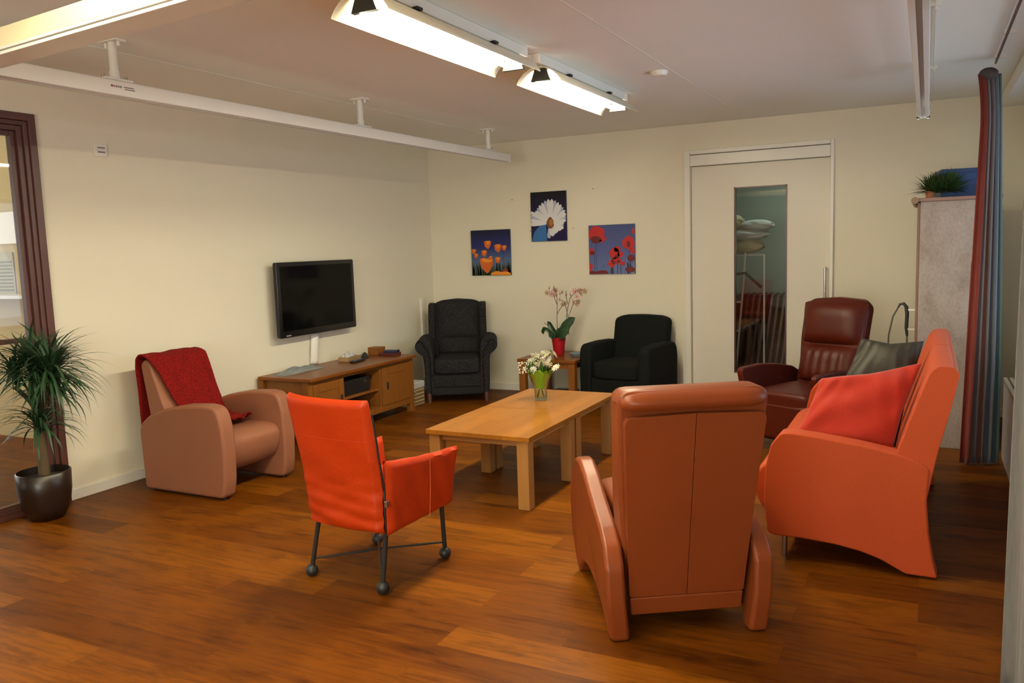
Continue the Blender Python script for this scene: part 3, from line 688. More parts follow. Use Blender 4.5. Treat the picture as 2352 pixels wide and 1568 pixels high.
# vase with flowers
vx,vy,vz=-2.43,5.20,.4405
t=thing('flower_vase','clear flared glass vase holding a green leaf wrap and stems','vase',(vx,vy,vz))
MB().lathe([(.044,0),(.046,.004),(.046,.07),(.052,.10),(.070,.15),(.092,.20),(.089,.20),(.067,.15),(.049,.10),(.0425,.07),(.0425,.012),(.001,.012)],40).obj('glass_body',M['vaseglass'],t,sharp=60)
o=MB().lathe([(.041,.013),(.041,.065),(.001,.065)],24).obj('water',glass('water_body',(.92,.92,.78),.2),t)
bq=thing('bouquet','bouquet of white and pale yellow flowers in the glass vase','flowers',(vx,vy,vz))
rnd=random.Random(11)
mb=MB()
for k in range(12):
    a=rnd.uniform(0,2*PI); b=a+PI+rnd.uniform(-.5,.5); mb.tube([(.03*math.cos(b),.03*math.sin(b),.018),(0,0,.10),(.05*math.cos(a),.05*math.sin(a),.21)],.0028,6)
mb.obj('stem',plain('brown_green_stem',(.14,.13,.02),.6),bq)
def leafstrip(mb,base,az,el,ln,wd,droop,n=8,fold=.3,mi=0):
    mb.mi=mi; pts=[]; p=Vector(base); e=el
    for i in range(n+1):
        t_=i/n; d=Vector((math.cos(az)*math.cos(e),math.sin(az)*math.cos(e),math.sin(e)))
        sd=Vector((-math.sin(az),math.cos(az),0)); up=sd.cross(d)*-1
        ww=wd*(math.sin(PI*min(1,t_*.9+.1))**.7)*(1 if t_<.6 else max(.04,(1-t_)/.4))
        pts.append((p-sd*ww/2+up*fold*ww*.3,p.copy(),p+sd*ww/2+up*fold*ww*.3)); p=p+d*ln/n; e-=droop/n
    vs=[[mb.bm.verts.new(q) for q in r_] for r_ in pts]
    for a,b in zip(vs,vs[1:]):
        for k in (0,1): mb._face([a[k],a[k+1],b[k+1],b[k]])
mb=MB()
mb.grid(lambda u,v: Vector(((.036+.050*v**1.2)*math.cos(u*2*PI),(.036+.050*v**1.2)*math.sin(u*2*PI),.085+.12*v+(.016*math.sin(u*2*PI*4)+.008*math.sin(u*2*PI*9))*v)),48,10,True)
for k in range(9): leafstrip(mb,(.05*math.cos(k*.7),.05*math.sin(k*.7),.16),k*.7,R(60),.09,.05,.5,mi=0)
leafstrip(mb,(.05,.02,.17),R(15),R(55),.16,.035,.3)
mb.obj('leaf_wrap',plain('bright_green_leaf',(.22,.42,.02),.4,var=.25),bq)
mb=MB()
for k in range(110):
    a=rnd.uniform(0,2*PI); leafstrip(mb,(rnd.uniform(-.07,.05),rnd.uniform(-.05,.04),.20),a,R(rnd.uniform(20,80)),rnd.uniform(.06,.12),.014,.4,4)
mb.obj('foliage',plain('bouquet_foliage',(.05,.12,.015),.5,var=.4),bq)
def flower(mb,c,r,n=9,tilt=(0,0),layers=2,mi=0,mc=1):
    q=Euler((tilt[0],tilt[1],rnd.uniform(0,6))).to_matrix()
    for l in range(layers):
        for k in range(n):
            a=2*PI*k/n+l*.3; rr=r*(1-.3*l); mb.mi=mi
            P_=[Vector((0,0,.002*l)),Vector((rr*.5*math.cos(a-.3),rr*.5*math.sin(a-.3),rr*(.12+.25*l))),Vector((rr*math.cos(a-.17),rr*math.sin(a-.17),rr*(.22+.35*l))),Vector((rr*1.05*math.cos(a),rr*1.05*math.sin(a),rr*(.2+.3*l))),Vector((rr*math.cos(a+.17),rr*math.sin(a+.17),rr*(.22+.35*l))),Vector((rr*.5*math.cos(a+.3),rr*.5*math.sin(a+.3),rr*(.12+.25*l)))]
            mb._face([mb.bm.verts.new(q@v+Vector(c)) for v in P_])
    mb.mi=mc; mb.ball(tuple(Vector(c)+q@Vector((0,0,r*.15))),r*.28,(1,1,.6),8)
fm=[plain('white_petal',(.85,.82,.68),.6,var=.08),plain('yellow_green_centre',(.62,.68,.12),.6)]
# big blooms (camera lies towards +x,-y)
for c,r in (((-.06,-.01,.27),.026),((.0,-.065,.26),.028),((-.03,.01,.30),.03),((.035,-.045,.270),.036),((.062,-.030,.255),.034),((.02,-.05,.245),.030),((.075,-.01,.285),.034),((.055,.0,.315),.036),((.09,.02,.325),.030),((.02,.02,.325),.030),((-.02,.03,.32),.026),((.112,.0,.232),.030),((-.02,-.06,.225),.022),((.045,.04,.33),.03),((-.055,.02,.31),.02)):
    mb=MB(); flower(mb,(c[0]*1.12,c[1],c[2]),r*1.1,9,(R(rnd.uniform(35,65)),R(rnd.uniform(-10,30)))); mb.obj('bloom',fm,bq)
mb=MB(); mb.tube([(.07,0,.18),(.10,0,.20),(.112,.005,.228)],.002,5); mb.obj('stem',M['leaf2'],bq)
mb=MB(); mb.tube([(-.03,-.06,.205),(-.01,-.075,.19)],[.010,.004],8).obj('bud',fm[0],bq)
mb=MB()
for k in range(90): 
    a=rnd.uniform(0,2*PI); q=rnd.random()**.5; mb.ball((-.098+.055*q*math.cos(a),-.035+.04*q*math.sin(a),.225+rnd.uniform(-.035,.045)),.0045,n=6)
for k in range(40): mb.ball((rnd.uniform(-.05,.03),rnd.uniform(-.03,.04),.30+rnd.uniform(-.03,.03)),.0045,n=6)
o=mb.obj('gypsophila',fm[0],bq); o['kind']='stuff'; o['label']='tiny white filler blossoms'

# ------------------------------------------------------------------ side table + orchid
sx0,sx1,sy0,sy1=-3.50,-2.895,6.97,7.62
t=thing('side_table','square honey oak side table between the two dark armchairs','table',((sx0+sx1)/2,(sy0+sy1)/2,0))
w_,h_=(sx1-sx0)/2,(sy1-sy0)/2
MB().box((-w_,-h_,.425),(w_,h_,.455)).obj('tabletop',M['honeytop'],t,bevel=.004)
for x in (-1,1):
    for y in (-1,1):
        cx,cy=x*(w_-.045),y*(h_-.045); MB().box((cx-.033,cy-.033,0),(cx+.033,cy+.033,.425)).obj('leg',M['honey'],t,bevel=.003)
mb=MB(); mb.box((-w_+.05,-h_+.03,.37),(w_-.05,-h_+.05,.425)).box((-w_+.05,h_-.05,.37),(w_-.05,h_-.03,.425)).box((-w_+.03,-h_+.05,.37),(-w_+.05,h_-.05,.425)).box((w_-.05,-h_+.05,.37),(w_-.03,h_-.05,.425)).obj('apron',M['honey'],t)
o=bx('footstool_box',(-3.36,7.45,0),(-3.12,7.60,.07),M['dark']); o.name='floor_box'; tag(o,'low black box on the floor under the side table','box')
t=thing('glass_dish','pale blue-grey glass dish at the right end of the side table','dish',(-3.0,7.28,.4555),R(10))
MB().lathe([(.001,0),(.055,0),(.075,.03),(.072,.03),(.052,.006),(.001,.006)],24).obj('dish_body',plain('blue_grey_glass',(.20,.27,.33),.15),t)
# orchid
OX,OY,OZ=-3.20,7.30,.4555
t=thing('potted_orchid','pink orchid with dark green leaves in a red pot on the side table','plant',(OX,OY,OZ))
MB().lathe([(.046,0),(.050,.005),(.062,.10),(.072,.175),(.068,.178),(.058,.10),(.045,.012),(.001,.012)],36).obj('pot',M['redpot'],t,sharp=60)
MB().lathe([(.066,.160),(.001,.165)],20).obj('bark_chips',M['soil'],t)
mb=MB()
def paddle(pts,ws,yb=0,dy=-.03):
    n=22; P=[Vector(p) for p in pts]
    def f(u,v):
        k=u*(len(P)-1); i=min(int(k),len(P)-2); a=k-i
        p=P[i].lerp(P[i+1],a); d=(P[i+1]-P[i]).normalized()
        w_=(ws[i]*(1-a)+ws[i+1]*a); q=Vector((-d[1],d[0]))*(v-.5)*w_
        return Vector((p[0]+q[0],yb+dy*math.sin(u*PI)-.015*abs(2*v-1),p[1]+q[1]))
    return MB().grid(f,n,8).obj('leaf',M['leaf'],t,solid=.003,sub=1)
paddle([(.01,.165),(.05,.225),(.11,.30),(.165,.355),(.19,.372)],[.03,.075,.095,.075,.012],-.02)
paddle([(.02,.165),(.07,.20),(.12,.25),(.15,.29)],[.03,.07,.07,.01],-.05)
paddle([(-.01,.165),(-.03,.24),(-.07,.31),(-.10,.335)],[.03,.065,.055,.01],-.02)
paddle([(-.01,.165),(-.05,.23),(-.11,.275),(-.135,.235),(-.14,.21)],[.015,.03,.04,.035,.008],-.04)
paddle([(-.01,.165),(-.045,.20),(-.07,.25)],[.02,.03,.006],-.06)
paddle([(.0,.165),(.0,.22),(.02,.27)],[.05,.06,.01],-.01)
mb=MB(); stem_=plain('orchid_stem',(.09,.05,.03),.6)
S1=[(-.01,0,.17),(-.012,0,.35),(-.005,0,.50),(-.01,.0,.60),(-.04,0,.68)]; S2=[(.05,0,.18),(.08,0,.32),(.10,0,.45),(.13,.0,.56),(.20,0,.63),(.26,0,.64)]; S3=[(.11,0,.20),(.105,0,.36),(.09,0,.45),(.07,0,.52),(.03,0,.54)]
for s_ in (S1,S2,S3,[(-.01,0,.40),(.02,0,.45),(.06,0,.50)],[(-.01,0,.50),(-.04,0,.58),(-.06,0,.62)],[(.10,0,.36),(.14,0,.45),(.17,0,.53),(.22,0,.54)],[(-.05,0,.25),(-.11,0,.29),(-.15,0,.315)],[(.105,0,.5),(.09,0,.58),(.09,0,.63)]): mb.tube(s_,.003,6)
mb.obj('flower_stem',stem_,t)
pm=[plain('pink_petal',(.60,.26,.28),.6,var=.3),plain('magenta_lip',(.45,.03,.14),.5),plain('bronze_petal',(.30,.15,.06),.6,var=.3)]
for i,(x,z,r,k) in enumerate(((-.075,.655,.024,1),(-.11,.61,.022,2),(-.065,.60,.030,0),(-.035,.64,.024,2),(.0,.63,.030,0),(.025,.60,.026,0),(-.02,.59,.02,2),(.055,.615,.016,2),(.03,.545,.024,0),(.085,.505,.024,2),(.055,.50,.018,2),(.10,.59,.016,2),(.135,.59,.028,0),(.19,.625,.030,0),(.205,.575,.022,0),(.235,.63,.024,2),(.245,.60,.02,2),(.285,.625,.026,2),(.165,.52,.026,0),(.205,.505,.024,2),(.225,.525,.022,2))):
    mb=MB(); flower(mb,(x,-.01,z),r*1.15,7,(R(80),0),1,0,1); mb.obj('bloom',[pm[2] if k==2 else pm[0],pm[1] if k!=2 else pm[2]],t)

# ------------------------------------------------------------------ wing chair
wc=thing('wing_armchair','dark charcoal tweed wing armchair in the corner of the room','armchair',(-4.27,7.16,0),R(208))
G=M['charcoal']
MB().box((-.31,-.30,.075),(.31,.26,.30)).obj('base',G,wc,bevel=.015)
MB().soft((0,.03,.365),(.47,.56,.155),8).obj('seat_cushion',G,wc)
MB().box((-.235,.255,.16),(.235,.275,.275)).obj('front_panel',G,wc,bevel=.008)
def lean(x,y,z): return Vector((x,y-.16*(z-.35)-(.06*(z-.8) if z>.8 else 0),z))
bk=rpoly([(-.255,.33),(.255,.33),(.265,.60),(.255,.95),(.17,.985),(0,1.0),(-.17,.985),(-.255,.95),(-.265,.60)],.03)
MB().prism(bk,-.20,-.30,'y',lean).obj('backrest',G,wc,bevel=.02,seg=4)
def f(u,v):
    x=(u-.5)*.43; z=.43+v*.165; b=(1-(2*u-1)**6)*(1-(2*v-1)**4); return lean(x,-.20+.045*b,z)
MB().grid(f,20,14).obj('lumbar_cushion',G,wc)
def f(u,v):
    x=(u-.5)*.44; z=.60+v*.37; b=(1-(2*u-1)**6)*(1-(2*v-1)**6); return lean(x,-.20+.04*b,z)
MB().grid(f,20,20).obj('head_cushion',G,wc)
for s in (-1,1):
    wg=rpoly([(-.30,.55),(-.10,.56),(-.085,.75),(-.09,.90),(-.13,.955),(-.30,.965)],.04)
    mb=MB(); mb.prism(wg,s*.235,s*.30,'x',lambda x,y,z: lean(x,y,z)); mb.obj('wing',G,wc,bevel=.022,seg=4)
    # arm with scroll front
    pl=[(.225,.09),(.315,.09),(.325,.40),(.335,.48),(.375,.505),(.405,.54),(.41,.585),(.385,.63),(.335,.645),(.28,.64),(.245,.60),(.235,.5)]
    pl=[(s*x,z) for x,z in rpoly(pl,.025,3)]
    a_=MB().prism(pl,-.26,.27,'y').obj('armrest',G,wc,bevel=.012,seg=3)
    sc_=[(s*(.35+.042*math.cos(k*.55)*(1-k*.055)),.278,.588+.042*math.sin(k*.55)*(1-k*.055)) for k in range(14)]
    MB().tube([(s*.262,.275,.10),(s*.262,.278,.45),(s*.275,.278,.52),(s*.30,.278,.555)]+sc_[6:0:-1],.005,6).obj('piping',M['black'],a_)
    for y,kk in ((.245,1),(-.27,-1)): MB().tube([(s*.285,y,.10),(s*.285,y+.01*kk,.0)],[.026,.018],10).obj('leg',M['brownframe'],wc)

# ------------------------------------------------------------------ black armchair
bc=thing('armchair','low black cloth armchair with a rounded back beside the side table','armchair',(-2.475,7.28,0),R(170))
K=M['black']
for s in (-1,1):
    ap=rpoly([(-.27,.05),(-.29,.50),(-.25,.60),(0,.61),(.26,.60),(.30,.55),(.31,.30),(.30,.05)],.06,4)
    MB().prism(ap,s*.245,s*.365,'x').obj('armrest',K,bc,bevel=.03,seg=5)
MB().box((-.25,-.27,.05),(.25,.285,.29)).obj('base',K,bc,bevel=.015)
MB().soft((0,.04,.36),(.485,.52,.165),8).obj('seat_cushion',K,bc)
def lean2(x,y,z): return Vector((x,y-.20*(z-.35),z))
bk=rpoly([(-.265,.30),(.265,.30),(.285,.55),(.285,.80),(.20,.832),(0,.84),(-.20,.832),(-.285,.80),(-.285,.55)],.04)
MB().prism(bk,-.14,-.27,'y',lean2).obj('backrest',K,bc,bevel=.035,seg=5)
for x in (-.30,.30):
    for y in (-.24,.26): MB().tube([(x,y,0),(x,y,.055)],.02,10).obj('leg',M['dark'],bc)

# ------------------------------------------------------------------ cognac recliner (from behind)
rc=thing('recliner','cognac brown leather recliner in the foreground, seen from behind','armchair',(-.795,3.005,0),R(32))
CG=M['cognac']
side=[(-.015,.0),(.055,.0),(.10,.07),(.20,.135),(.36,.15),(.52,.12),(.64,.05),(.69,.0),(.735,0),(.765,.18),(.775,.38),(.755,.50),(.70,.555),(.62,.56),(.48,.525),(.30,.465),(.12,.415),(.02,.37),(-.025,.30),(-.03,.15)]
for s in (-1,1):
    sp=rpoly(side,.02,3)
    def fl(x,y,z,s=s): return Vector((x+s*(.02*math.sin(min(1,z/.56)*PI)+.008*max(0,(y-.25))/.5*min(1,z/.5)),y,z))
    MB().prism(sp,s*.236,s*.312,'x',fl).obj('armrest',CG,rc,bevel=.034,seg=6)
def lb(x,y,z):
    # lean of the back: rear face y at bottom .06, top -.15
    return Vector((x*(1+.13*(z-.1)/.85),y-.14*(z-.1)/.85-.035*max(0,(z-.1)/.85-.45),z))
for s in (-1,1):
    pl=rpoly([(s*.001,.158),(s*.226,.158),(s*.232,.50),(s*.238,.898),(s*.001,.905)],[.002,.012,0,.03,.002],4)
    MB().prism(pl,.035,.10,'y',lb).obj('back_panel',CG,rc,bevel=.008,seg=4)
MB().prism([(-.01,.17),(.01,.17),(.01,.86),(-.01,.86)],.055,.09,'y',lb).obj('gap_backing',M['dark'],rc)  # dark strip set behind the panels so the open gap looks black
pl=rpoly([(-.235,.20),(.235,.20),(.25,.55),(.252,.99),(-.252,.99),(-.25,.55)],[.02,.02,0,.05,.05,0],5)
MB().prism(pl,.075,.215,'y',lb).obj('back_cushion',CG,rc,bevel=.035,seg=6)
def f(u,v):
    a=-.5+u*PI*1.15; x=(v-.5)*.515; e=max(0,1-abs(2*v-1)**9)**.5
    return lb(x,.14-.112*math.cos(a)*e,.945+.05*math.sin(a)*e)
MB().grid(f,16,30).obj('head_roll',CG,rc)
pl=rpoly([(-.222,.082),(.222,.082),(.225,.157),(-.225,.157)],.01)
MB().prism(pl,.03,.085,'y',lb).obj('lower_band',CG,rc,bevel=.008)
MB().soft((0,.42,.375),(.45,.56,.17),8).obj('seat',CG,rc)
MB().box((-.22,.66,.14),(.22,.71,.36)).obj('footrest',CG,rc,bevel=.02)
MB().box((-.215,.12,.10),(.215,.64,.29)).obj('mechanism',M['blackmetal'],rc)

# ------------------------------------------------------------------ dark red recliner
dk=thing('recliner','dark red leather high-back recliner between the door and the sofa','armchair',(-.744,6.26,0),R(155))
OB=M['oxblood']
side=[(-.33,.0),(-.27,.0),(-.20,.10),(0,.13),(.22,.10),(.30,.0),(.36,0),(.395,.20),(.42,.42),(.445,.585),(.41,.60),(.20,.605),(0,.585),(-.20,.545),(-.32,.48),(-.36,.30)]
for s in (-1,1):
    def fl(x,y,z,s=s): return Vector((x+s*(.03*max(0,z-.3)/.3),y,z))
    MB().prism(rpoly(side,.02,3),s*.245,s*.295,'x',fl).obj('armrest',OB,dk,bevel=.02,seg=5)
MB().soft((0,.10,.365),(.475,.56,.17),7).obj('seat',OB,dk)
MB().box((-.225,.335,.10),(.225,.385,.36)).obj('footrest',OB,dk,bevel=.025,seg=4)
MB().box((-.21,-.26,.08),(.21,.32,.28)).obj('mechanism',M['blackmetal'],dk)
def lk(x,y,z): return Vector((x,y-.30*(z-.4)+(.05*max(0,z-.72)),z))
pl=rpoly([(-.225,.33),(.225,.33),(.235,.60),(.255,.75),(.26,1.0),(.20,1.055),(0,1.07),(-.20,1.055),(-.26,1.0),(-.255,.75),(-.235,.60)],.03,4)
MB().prism(pl,-.16,-.26,'y',lk).obj('back_shell',OB,dk,bevel=.025,seg=4)
def f(u,v):
    x=(u-.5)*(.46+.05*min(1,v*1.2)); z=.72+v*.335; b=(1-abs(2*u-1)**5)*(1-abs(2*v-1)**4); return lk(x,-.165+.075*b,z-.03*abs(2*u-1)**3*v)
MB().grid(f,24,20).obj('headrest',OB,dk)
def f(u,v):
    x=(u-.5)*.45; z=.44+v*.285; b=(1-abs(2*u-1)**6)*(1-abs(2*v-1)**4); return lk(x,-.165+(.065+.004*math.sin(u*40))*b,z)
MB().grid(f,40,18).obj('lumbar_cushion',OB,dk)

# ------------------------------------------------------------------ sofa (faces -x); world coordinates through local frame at (-.28,4.72)
so=thing('sofa','orange two seat sofa with curved side panels by the window side','sofa',(0,0,0))
SO=M['sofaorange']
pan=[(-.595,.618),(-.64,.56),(-.665,.45),(-.672,.29),(-.655,.13),(-.63,.118),(-.50,.118),(-.35,.108),(-.24,.09),(-.16,.065),(-.10,.035),(-.055,.012),(.075,.010),(.055,.08),(.035,.20),(.022,.35),(.03,.50),(-.02,.535),(-.10,.56),(-.25,.588),(-.44,.612),(-.55,.622)]
for y0,y1 in ((3.92,4.03),(5.42,5.53)):
    MB().prism(rpoly(pan,.012,2),y0,y1,'y').obj('side_panel',SO,so,bevel=.022,seg=4)
seatp=rpoly([(-.755,.36),(-.68,.455),(-.20,.425),(.0,.40),(.0,.16),(-.56,.15),(-.70,.20)],.06,4)
MB().prism(seatp,4.025,4.722,'y').obj('seat_cushion',SO,so,bevel=.02,seg=4)
MB().prism(seatp,4.728,5.425,'y').obj('seat_cushion',SO,so,bevel=.02,seg=4)
bkp=rpoly([(-.135,.38),(-.10,.56),(-.035,.76),(.022,.925),(.05,.955),(.115,.955),(.138,.925),(.105,.76),(.062,.58),(.03,.40),(.01,.30)],.02,3)
MB().prism(bkp,3.935,4.722,'y').obj('backrest',SO,so,bevel=.02,seg=4)
MB().prism(bkp,4.728,5.515,'y').obj('backrest',SO,so,bevel=.02,seg=4)
for x,y in ((-.585,3.975),(-.585,5.475)): MB().tube([(x,y,0),(x,y,.125)],.015,16).obj('leg',M['steel'],so,sharp=50)
# pillows
def pillow(name,quad,th,mat,label,seed):
    # quad: lower-left, lower-right, upper-right, upper-left corners in the room
    rnd=random.Random(seed); ph=[rnd.uniform(0,6) for _ in range(8)]
    Q=[Vector(q) for q in quad]; c=sum(Q,Vector())/4; n=(Q[1]-Q[0]).cross(Q[3]-Q[0]).normalized()
    def g(side):
        def f(u,v):
            x=2*u-1; y=2*v-1
            e=max(0,(1-x**2))**.45*max(0,(1-y**2))**.45
            uu=.5+.5*x*(1-.07*(1-abs(y))*x*x); vv=.5+.5*y*(1-.09*(1-abs(x))*y*y)
            p=(Q[0]*(1-uu)+Q[1]*uu)*(1-vv)+(Q[3]*(1-uu)+Q[2]*uu)*vv
            r=math.hypot(x+.9,y+.8)
            wr=.010*math.sin(6*r+ph[0]+2*y)*(.4+.6*abs(y))+.006*math.sin(3*x-7*y+ph[1])+.006*math.sin(12*x+9*y*x+ph[2])*abs(x)
            return p-c+n*side*(th/2*e+wr*min(1,e*2.5))
        return f
    mb=MB(); mb.grid(g(1),44,36); mb.grid(g(-1),44,36); bmesh.ops.remove_doubles(mb.bm,verts=mb.bm.verts[:],dist=.0008)
    o=mb.obj(name,mat,None,sub=1,loc=c); tag(o,label,'cushion'); return o
pillow('cushion',[(-.60,4.135,.50),(-.135,4.12,.455),(-.005,4.26,.93),(-.455,4.25,.835)],.17,M['coral'],'coral red velvet cushion leaning on the near arm of the orange sofa',3)
pillow('cushion',[(-.50,4.56,.47),(-.12,4.48,.45),(.00,4.66,.985),(-.30,4.72,.985)],.14,M['greyleather'],'dark grey leather cushion behind the coral one on the orange sofa',8)

# ------------------------------------------------------------------ cabinet at right, and things on it
cb=thing('cupboard','tall cupboard with a worn grey-pink side panel near the curtain','cupboard',(0,0,0))
bx('body',(-.05,6.47,.0),(.44,7.45,1.745),M['chip'],cb,bevel=.003)
bx('top_board',(-.065,6.455,1.745),(.45,7.46,1.77),plain('pink_wood',(.30,.17,.13),.5,var=.15),cb,bevel=.004)
bx('door',(-.068,6.475,.05),(-.05,6.955,1.74),plain('brown_door_front',(.22,.12,.08),.5),cb)
bx('door',(-.068,6.965,.05),(-.05,7.445,1.74),plain('brown_door_front',(.22,.12,.08),.5),cb)
MB().tube([(-.085,6.44,1.755),(-.085,7.46,1.755)],.024,16).obj('cornice',plain('tan_wood',(.26,.17,.09),.5),cb,sharp=40)
t=thing('hand_shower','dark hand control with a looped cord hanging on the cupboard front','hand control',(-.068,6.56,0))
t.name='hand_control'
MB().tube([(-.05,0,.79),(-.055,0,.85),(-.052,0,.95),(-.058,0,1.0),(-.075,0,1.025),(-.10,0,1.02),(-.115,0,.99)],[.008,.012,.013,.013,.011,.009,.005],10).obj('handset',M['blackmetal'],t)
MB().tube([(-.10,0,1.02),(-.145,0,.93),(-.17,0,.80),(-.175,0,.66),(-.16,0,.55),(-.12,0,.48),(-.07,0,.52),(-.05,0,.70),(-.05,0,.79)],.0055,6).obj('cord',plain('grey_cord',(.09,.075,.06),.5),t)
for z in (.98,.84,.72): MB().box((-.05,-.008,z-.006),(0,.008,z+.006)).obj('hook',M['railwhite'],t)
t=thing('storage_crate','blue box on top of the tall cupboard','box',(.185,6.74,1.7705),R(8))
MB().box((-.125,-.15,0),(.125,.15,.19)).obj('crate_body',plain('blue_plastic',(.018,.050,.16),.5),t,bevel=.006)
mb=MB(); mb.box((-.13,-.155,.165),(.13,.155,.195)); mb.obj('rim',plain('blue_rim',(.015,.045,.14),.5),t,bevel=.004)
t=thing('grass_plant','bushy green artificial plant in an orange pot on the cupboard','plant',(.085,6.53,1.7705))
MB().lathe([(.026,0),(.034,.045),(.032,.045),(.001,.04)],20,(-.075,-.02,0)).obj('pot',plain('orange_pot',(.35,.12,.03),.5),t)
mb=MB(); rnd=random.Random(21)
for k in range(750):
    a=rnd.uniform(0,2*PI); leafstrip(mb,(rnd.uniform(-.09,.08),rnd.uniform(-.03,.02),.035),a,R(rnd.uniform(5,88)),rnd.uniform(.10,.185),.013,.6,5)
for v in mb.bm.verts: v.co.z=max(v.co.z,.003)
mb.obj('foliage',plain('grass_green',(.035,.075,.015),.6,var=.5),t)

# ------------------------------------------------------------------ radiator
rd=thing('radiator','pale convector radiator under the window at the right edge','radiator',(0,0,0))
mb=MB(); mb.box((.46,2.5,.07),(.58,5.96,.585)); mb.obj('casing',plain('radiator_paint',(.42,.40,.37),.5),rd,bevel=.004)
mb=MB(); y=2.52
while y<5.94: mb.box((.452,y,.09),(.461,y+.022,.565)); y+=.045
mb.obj('fin',plain('radiator_fin_paint',(.40,.38,.36),.5),rd)
mb=MB(); 
for x in (.448,.482,.516,.55,.58): mb.box((x,2.5,.585),(x+.02,5.97,.603))
mb.obj('top_grille',plain('grille_brown_paint',(.30,.26,.20),.5),rd)
for y in (2.9,5.6): MB().box((.50,y,.0),(.54,y+.04,.08)).obj('foot',M['railwhite'],rd)

# ------------------------------------------------------------------ curtains
def curtain(name,x0f,x1f,yf,z0,z1,mat,folds,amp,label,nz=40,nu=120):
    bm=bmesh.new(); uvl=bm.loops.layers.uv.new('UVMap'); V=[]
    for i in range(nu+1):
        u=i/nu; row=[]
        for j in range(nz+1):
            z=z0+(z1-z0)*j/nz; p=Vector(x0f(z)).lerp(Vector(x1f(z)),u)
            d=(Vector(x1f(z))-Vector(x0f(z))).normalized(); n=Vector((-d.y,d.x))
            a=amp(z)*(math.sin(u*2*PI*folds)+.35*math.sin(u*2*PI*folds*2.3+1+z*.6))
            q=p+n*a+d*.012*math.sin(u*2*PI*folds*2)
            row.append(bm.verts.new((q.x,q.y,z)))
        V.append(row)
    for i in range(nu):
        for j in range(nz):
            f=bm.faces.new((V[i][j],V[i+1][j],V[i+1][j+1],V[i][j+1])); f.smooth=True
            for l,(a,b) in zip(f.loops,((i,j),(i+1,j),(i+1,j+1),(i,j+1))): l[uvl].uv=(a/nu,b/nz)
    me=bpy.data.meshes.new(name); bm.to_mesh(me); bm.free(); me.materials.append(mat); o=ob(name,me); o.parent=label
    m=o.modifiers.new('s','SOLIDIFY'); m.thickness=.003; return o
cm=stripes('striped_curtain_cloth',[(0,(.20,.025,.016)),(.22,(.17,.035,.025)),(.27,(.15,.12,.12)),(.42,(.16,.12,.115)),(.5,(.19,.075,.045)),(.56,(.14,.12,.125)),(.64,(.13,.14,.17)),(.80,(.14,.16,.19)),(.93,(.09,.16,.16)),(1,(.08,.14,.13))])
t=thing('curtain','red and blue-grey striped curtain gathered beyond the radiator','curtain',(0,0,0))
def wid(z): 
    k=z/2.5; return (.225+.075*k**1.1+(.035*max(0,(k-.86)/.14)**2*-1), .44-.075*max(0,k-.2)**1.3)
curtain('cloth',lambda z:(wid(z)[0],6.02),lambda z:(wid(z)[1],6.10),None,.012,2.50,cm,5,lambda z:.012+.012*(1-z/2.5),t)
mb=MB(); mb.ball((.315,6.05,2.50),.055,(1,.9,.7),14,.05); mb.obj('gathered_heading',plain('heading_cloth',(.07,.055,.05),.8,var=.3),t)
cm2=stripes('striped_curtain_cloth_near',[(0,(.17,.16,.15)),(.30,(.18,.17,.16)),(.36,(.14,.10,.10)),(.42,(.34,.12,.04)),(.6,(.40,.15,.05)),(.68,(.22,.16,.15)),(.8,(.36,.05,.03)),(1,(.30,.03,.02))])
t=thing('curtain','silver and orange striped curtain at the right edge of the picture','curtain',(0,0,0))
curtain('cloth',lambda z:(.275+.02*z/2.5,3.17),lambda z:(.42,1.7),None,.012,2.50,cm2,9,lambda z:.028,t)
t=thing('curtain_rail','thin dark curtain rail on the ceiling along the window side','rail',(.355,0,2.56))
MB().box((-.005,.5,.002),(.005,6.1,.018)).obj('rail',plain('brown_rail',(.12,.05,.04),.5),t)
for y in (3.6,4.45,5.3,6.0): MB().box((-.012,y-.012,.018),(.045,y+.012,.04)).obj('bracket',M['railwhite'],t)

# ------------------------------------------------------------------ palm by the partition
pl_=thing('potted_dracaena','tall dracaena with narrow arching leaves in a dark brown pot','plant',(-4.695,2.985,0))
MB().lathe([(.075,0),(.098,.008),(.130,.07),(.146,.17),(.150,.285),(.142,.290),(.136,.17),(.115,.07),(.001,.06)],44).obj('pot',M['pot'],pl_,sharp=70)
MB().lathe([(.138,.245),(.001,.252)],32).obj('soil',M['soil'],pl_)
mb=MB(); mb.tube([(.01,0,.25),(.012,0,.40),(0,0,.55),(-.01,0,.66),(-.03,.01,.76),(-.035,.02,.88)],[.032,.029,.028,.024,.02,.017],12)
mb.tube([(-.005,0,.58),(.04,.01,.68),(.105,.03,.86)],[.02,.017,.014],10).tube([(.0,0,.50),(.035,-.03,.56)],[.016,.012],8)
mb.tube([(-.02,0,.70),(-.06,-.04,.76),(-.10,-.05,.80)],[.015,.013,.012],8)
mb.obj('trunk',M['bark'],pl_)
rnd=random.Random(5)
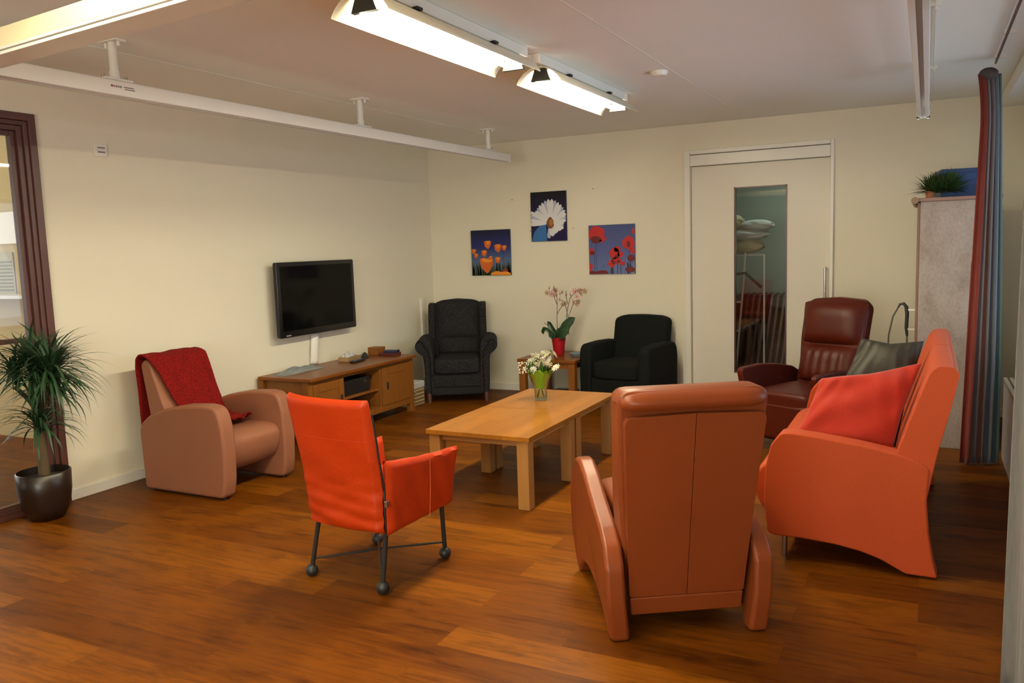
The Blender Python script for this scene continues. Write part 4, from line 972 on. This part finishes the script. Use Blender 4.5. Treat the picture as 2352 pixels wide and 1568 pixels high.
for (c,n,ln) in (((-.035,.02,.89),150,.38),((.115,.03,.88),160,.40),((-.09,-.05,.85),100,.34),((.06,-.03,.58),85,.32),((.05,.05,.78),100,.36)):
    mb=MB()
    for k in range(n):
        a=rnd.uniform(0,2*PI); e=R(rnd.uniform(-5,82)); L_=ln*rnd.uniform(.7,1.08)
        # keep leaves out of the wall
        if c[0]+math.cos(a)*L_*math.cos(e)*.9<-.17: 
            e=R(rnd.uniform(62,85)); L_*=.6; 
        leafstrip(mb,(c[0]+rnd.uniform(-.01,.01),c[1]+rnd.uniform(-.01,.01),c[2]-.05+rnd.uniform(0,.09)),a,e,L_,.015,rnd.uniform(1.0,1.9),9,.4)
    for v in mb.bm.verts:
        if v.co.x<-.150: v.co.x=-.150+(v.co.x+.150)*.06
    mb.obj('foliage',M['leaf'],pl_)

# ------------------------------------------------------------------ store room contents
t=thing('linen_rack','white tubular rack behind the door glass, linen heaped on top','rack',(0,0,0))
mb=MB()
wt=M['white']
mb.tube([(-1.66,8.6,1.40),(-1.675,8.6,1.15),(-1.75,8.6,.25),(-1.78,8.6,0)],.011,8); mb.tube([(-1.50,8.75,1.36),(-1.50,8.75,1.08),(-1.50,8.75,0)],.010,8)
mb.tube([(-1.98,8.6,1.40),(-2.0,8.6,0)],.011,8); mb.tube([(-2.0,8.75,1.36),(-2.0,8.75,0)],.010,8)
mb.obj('upright',wt,t)
for z in (1.17,.88,.58,.28): MB().tube([(-2.0,8.6,z),(-1.675-(1.15-z)*.083,8.6,z)],.009,8).obj('rung',wt,t)
MB().tube([(-1.66,8.6,1.36),(-1.50,8.75,1.36),(-2.0,8.75,1.36),(-1.98,8.6,1.36),(-1.66,8.6,1.36)],.009,8).obj('top_frame',wt,t)
MB().tube([(-1.76,8.58,1.17),(-1.66,8.58,1.18),(-1.50,8.6,1.03)],.014,8).obj('handle',M['dark'],t)
rnd=random.Random(2)
for i,(x,y,z,sx,sy,sz,m) in enumerate(((-1.68,8.68,1.375,.40,.34,.16,'palecloth'),(-1.66,8.66,1.505,.46,.36,.12,'whitecloth'),(-1.56,8.68,1.60,.34,.30,.12,'whitecloth'),(-1.80,8.66,1.61,.24,.26,.17,'palecloth'))):
    mb=MB(); mb.ball((0,0,sz/2),.5,(sx,sy,sz),26,.22); o=mb.obj('linen_bundle',M[m],None,loc=(x,y,z),sub=1)
    tag(o,['cream linen bundle hanging lowest on the rack behind the door glass','wide white linen bundle, second from the bottom on the rack behind the door glass','white linen bundle at the right on top of the wide one','cream linen bundle topmost on the rack behind the door glass'][i],'linen','linen heaped on the store room rack')
for k in range(13):
    mb=MB(); mb.box((-.012,-.20,0),(.012,.20,.93)); 
    o=mb.obj('leaning_board',M['brownboard'],None,loc=(-1.98+k*.062,9.05,.012)); o.rotation_euler=(0,R(7),0)
    tag(o,'narrow dark wooden board leaning in the row behind the door glass','board','leaning boards in the store room')
    MB().box((-.0125,-.2005,.90),(.0125,.2005,.932)).obj('cap',M['dark'],o)
# ------------------------------------------------------------------ next room contents
t=thing('calendar','white wall calendar sheet seen through the left glazed partition','calendar',(-7.05,4.348,1.36))
bx('sheet',(-.16,-.006,-.10),(.10,0,.26),plain('calendar_paper',(.45,.40,.25),.7),t,bevel=0)
mb=MB()
for r_ in range(9): mb.box((-.14,-.0075,-.07+r_*.03),(.08,-.0065,-.055+r_*.03))
mb.obj('printed_grid',plain('calendar_ink',(.20,.18,.10),.7),t)
o=MB().prism(rpoly([(-7.9,4.348),(-7.9,4.12),(-6.42,4.12),(-6.30,4.348)],[0,0,.09,0],5),1.235,1.265,'z').obj('shelf',M['white'],None,bevel=.004); tag(o,'white shelf shape under the calendar, in place of a reflection in the partition glass','shelf')  # solid slab built in place of a reflection in the glass
o=bx('white_board',(-7.55,4.33,1.69),(-6.81,4.348,1.96),M['white'],bevel=.004); tag(o,'blank white board above the calendar in the next room','board')
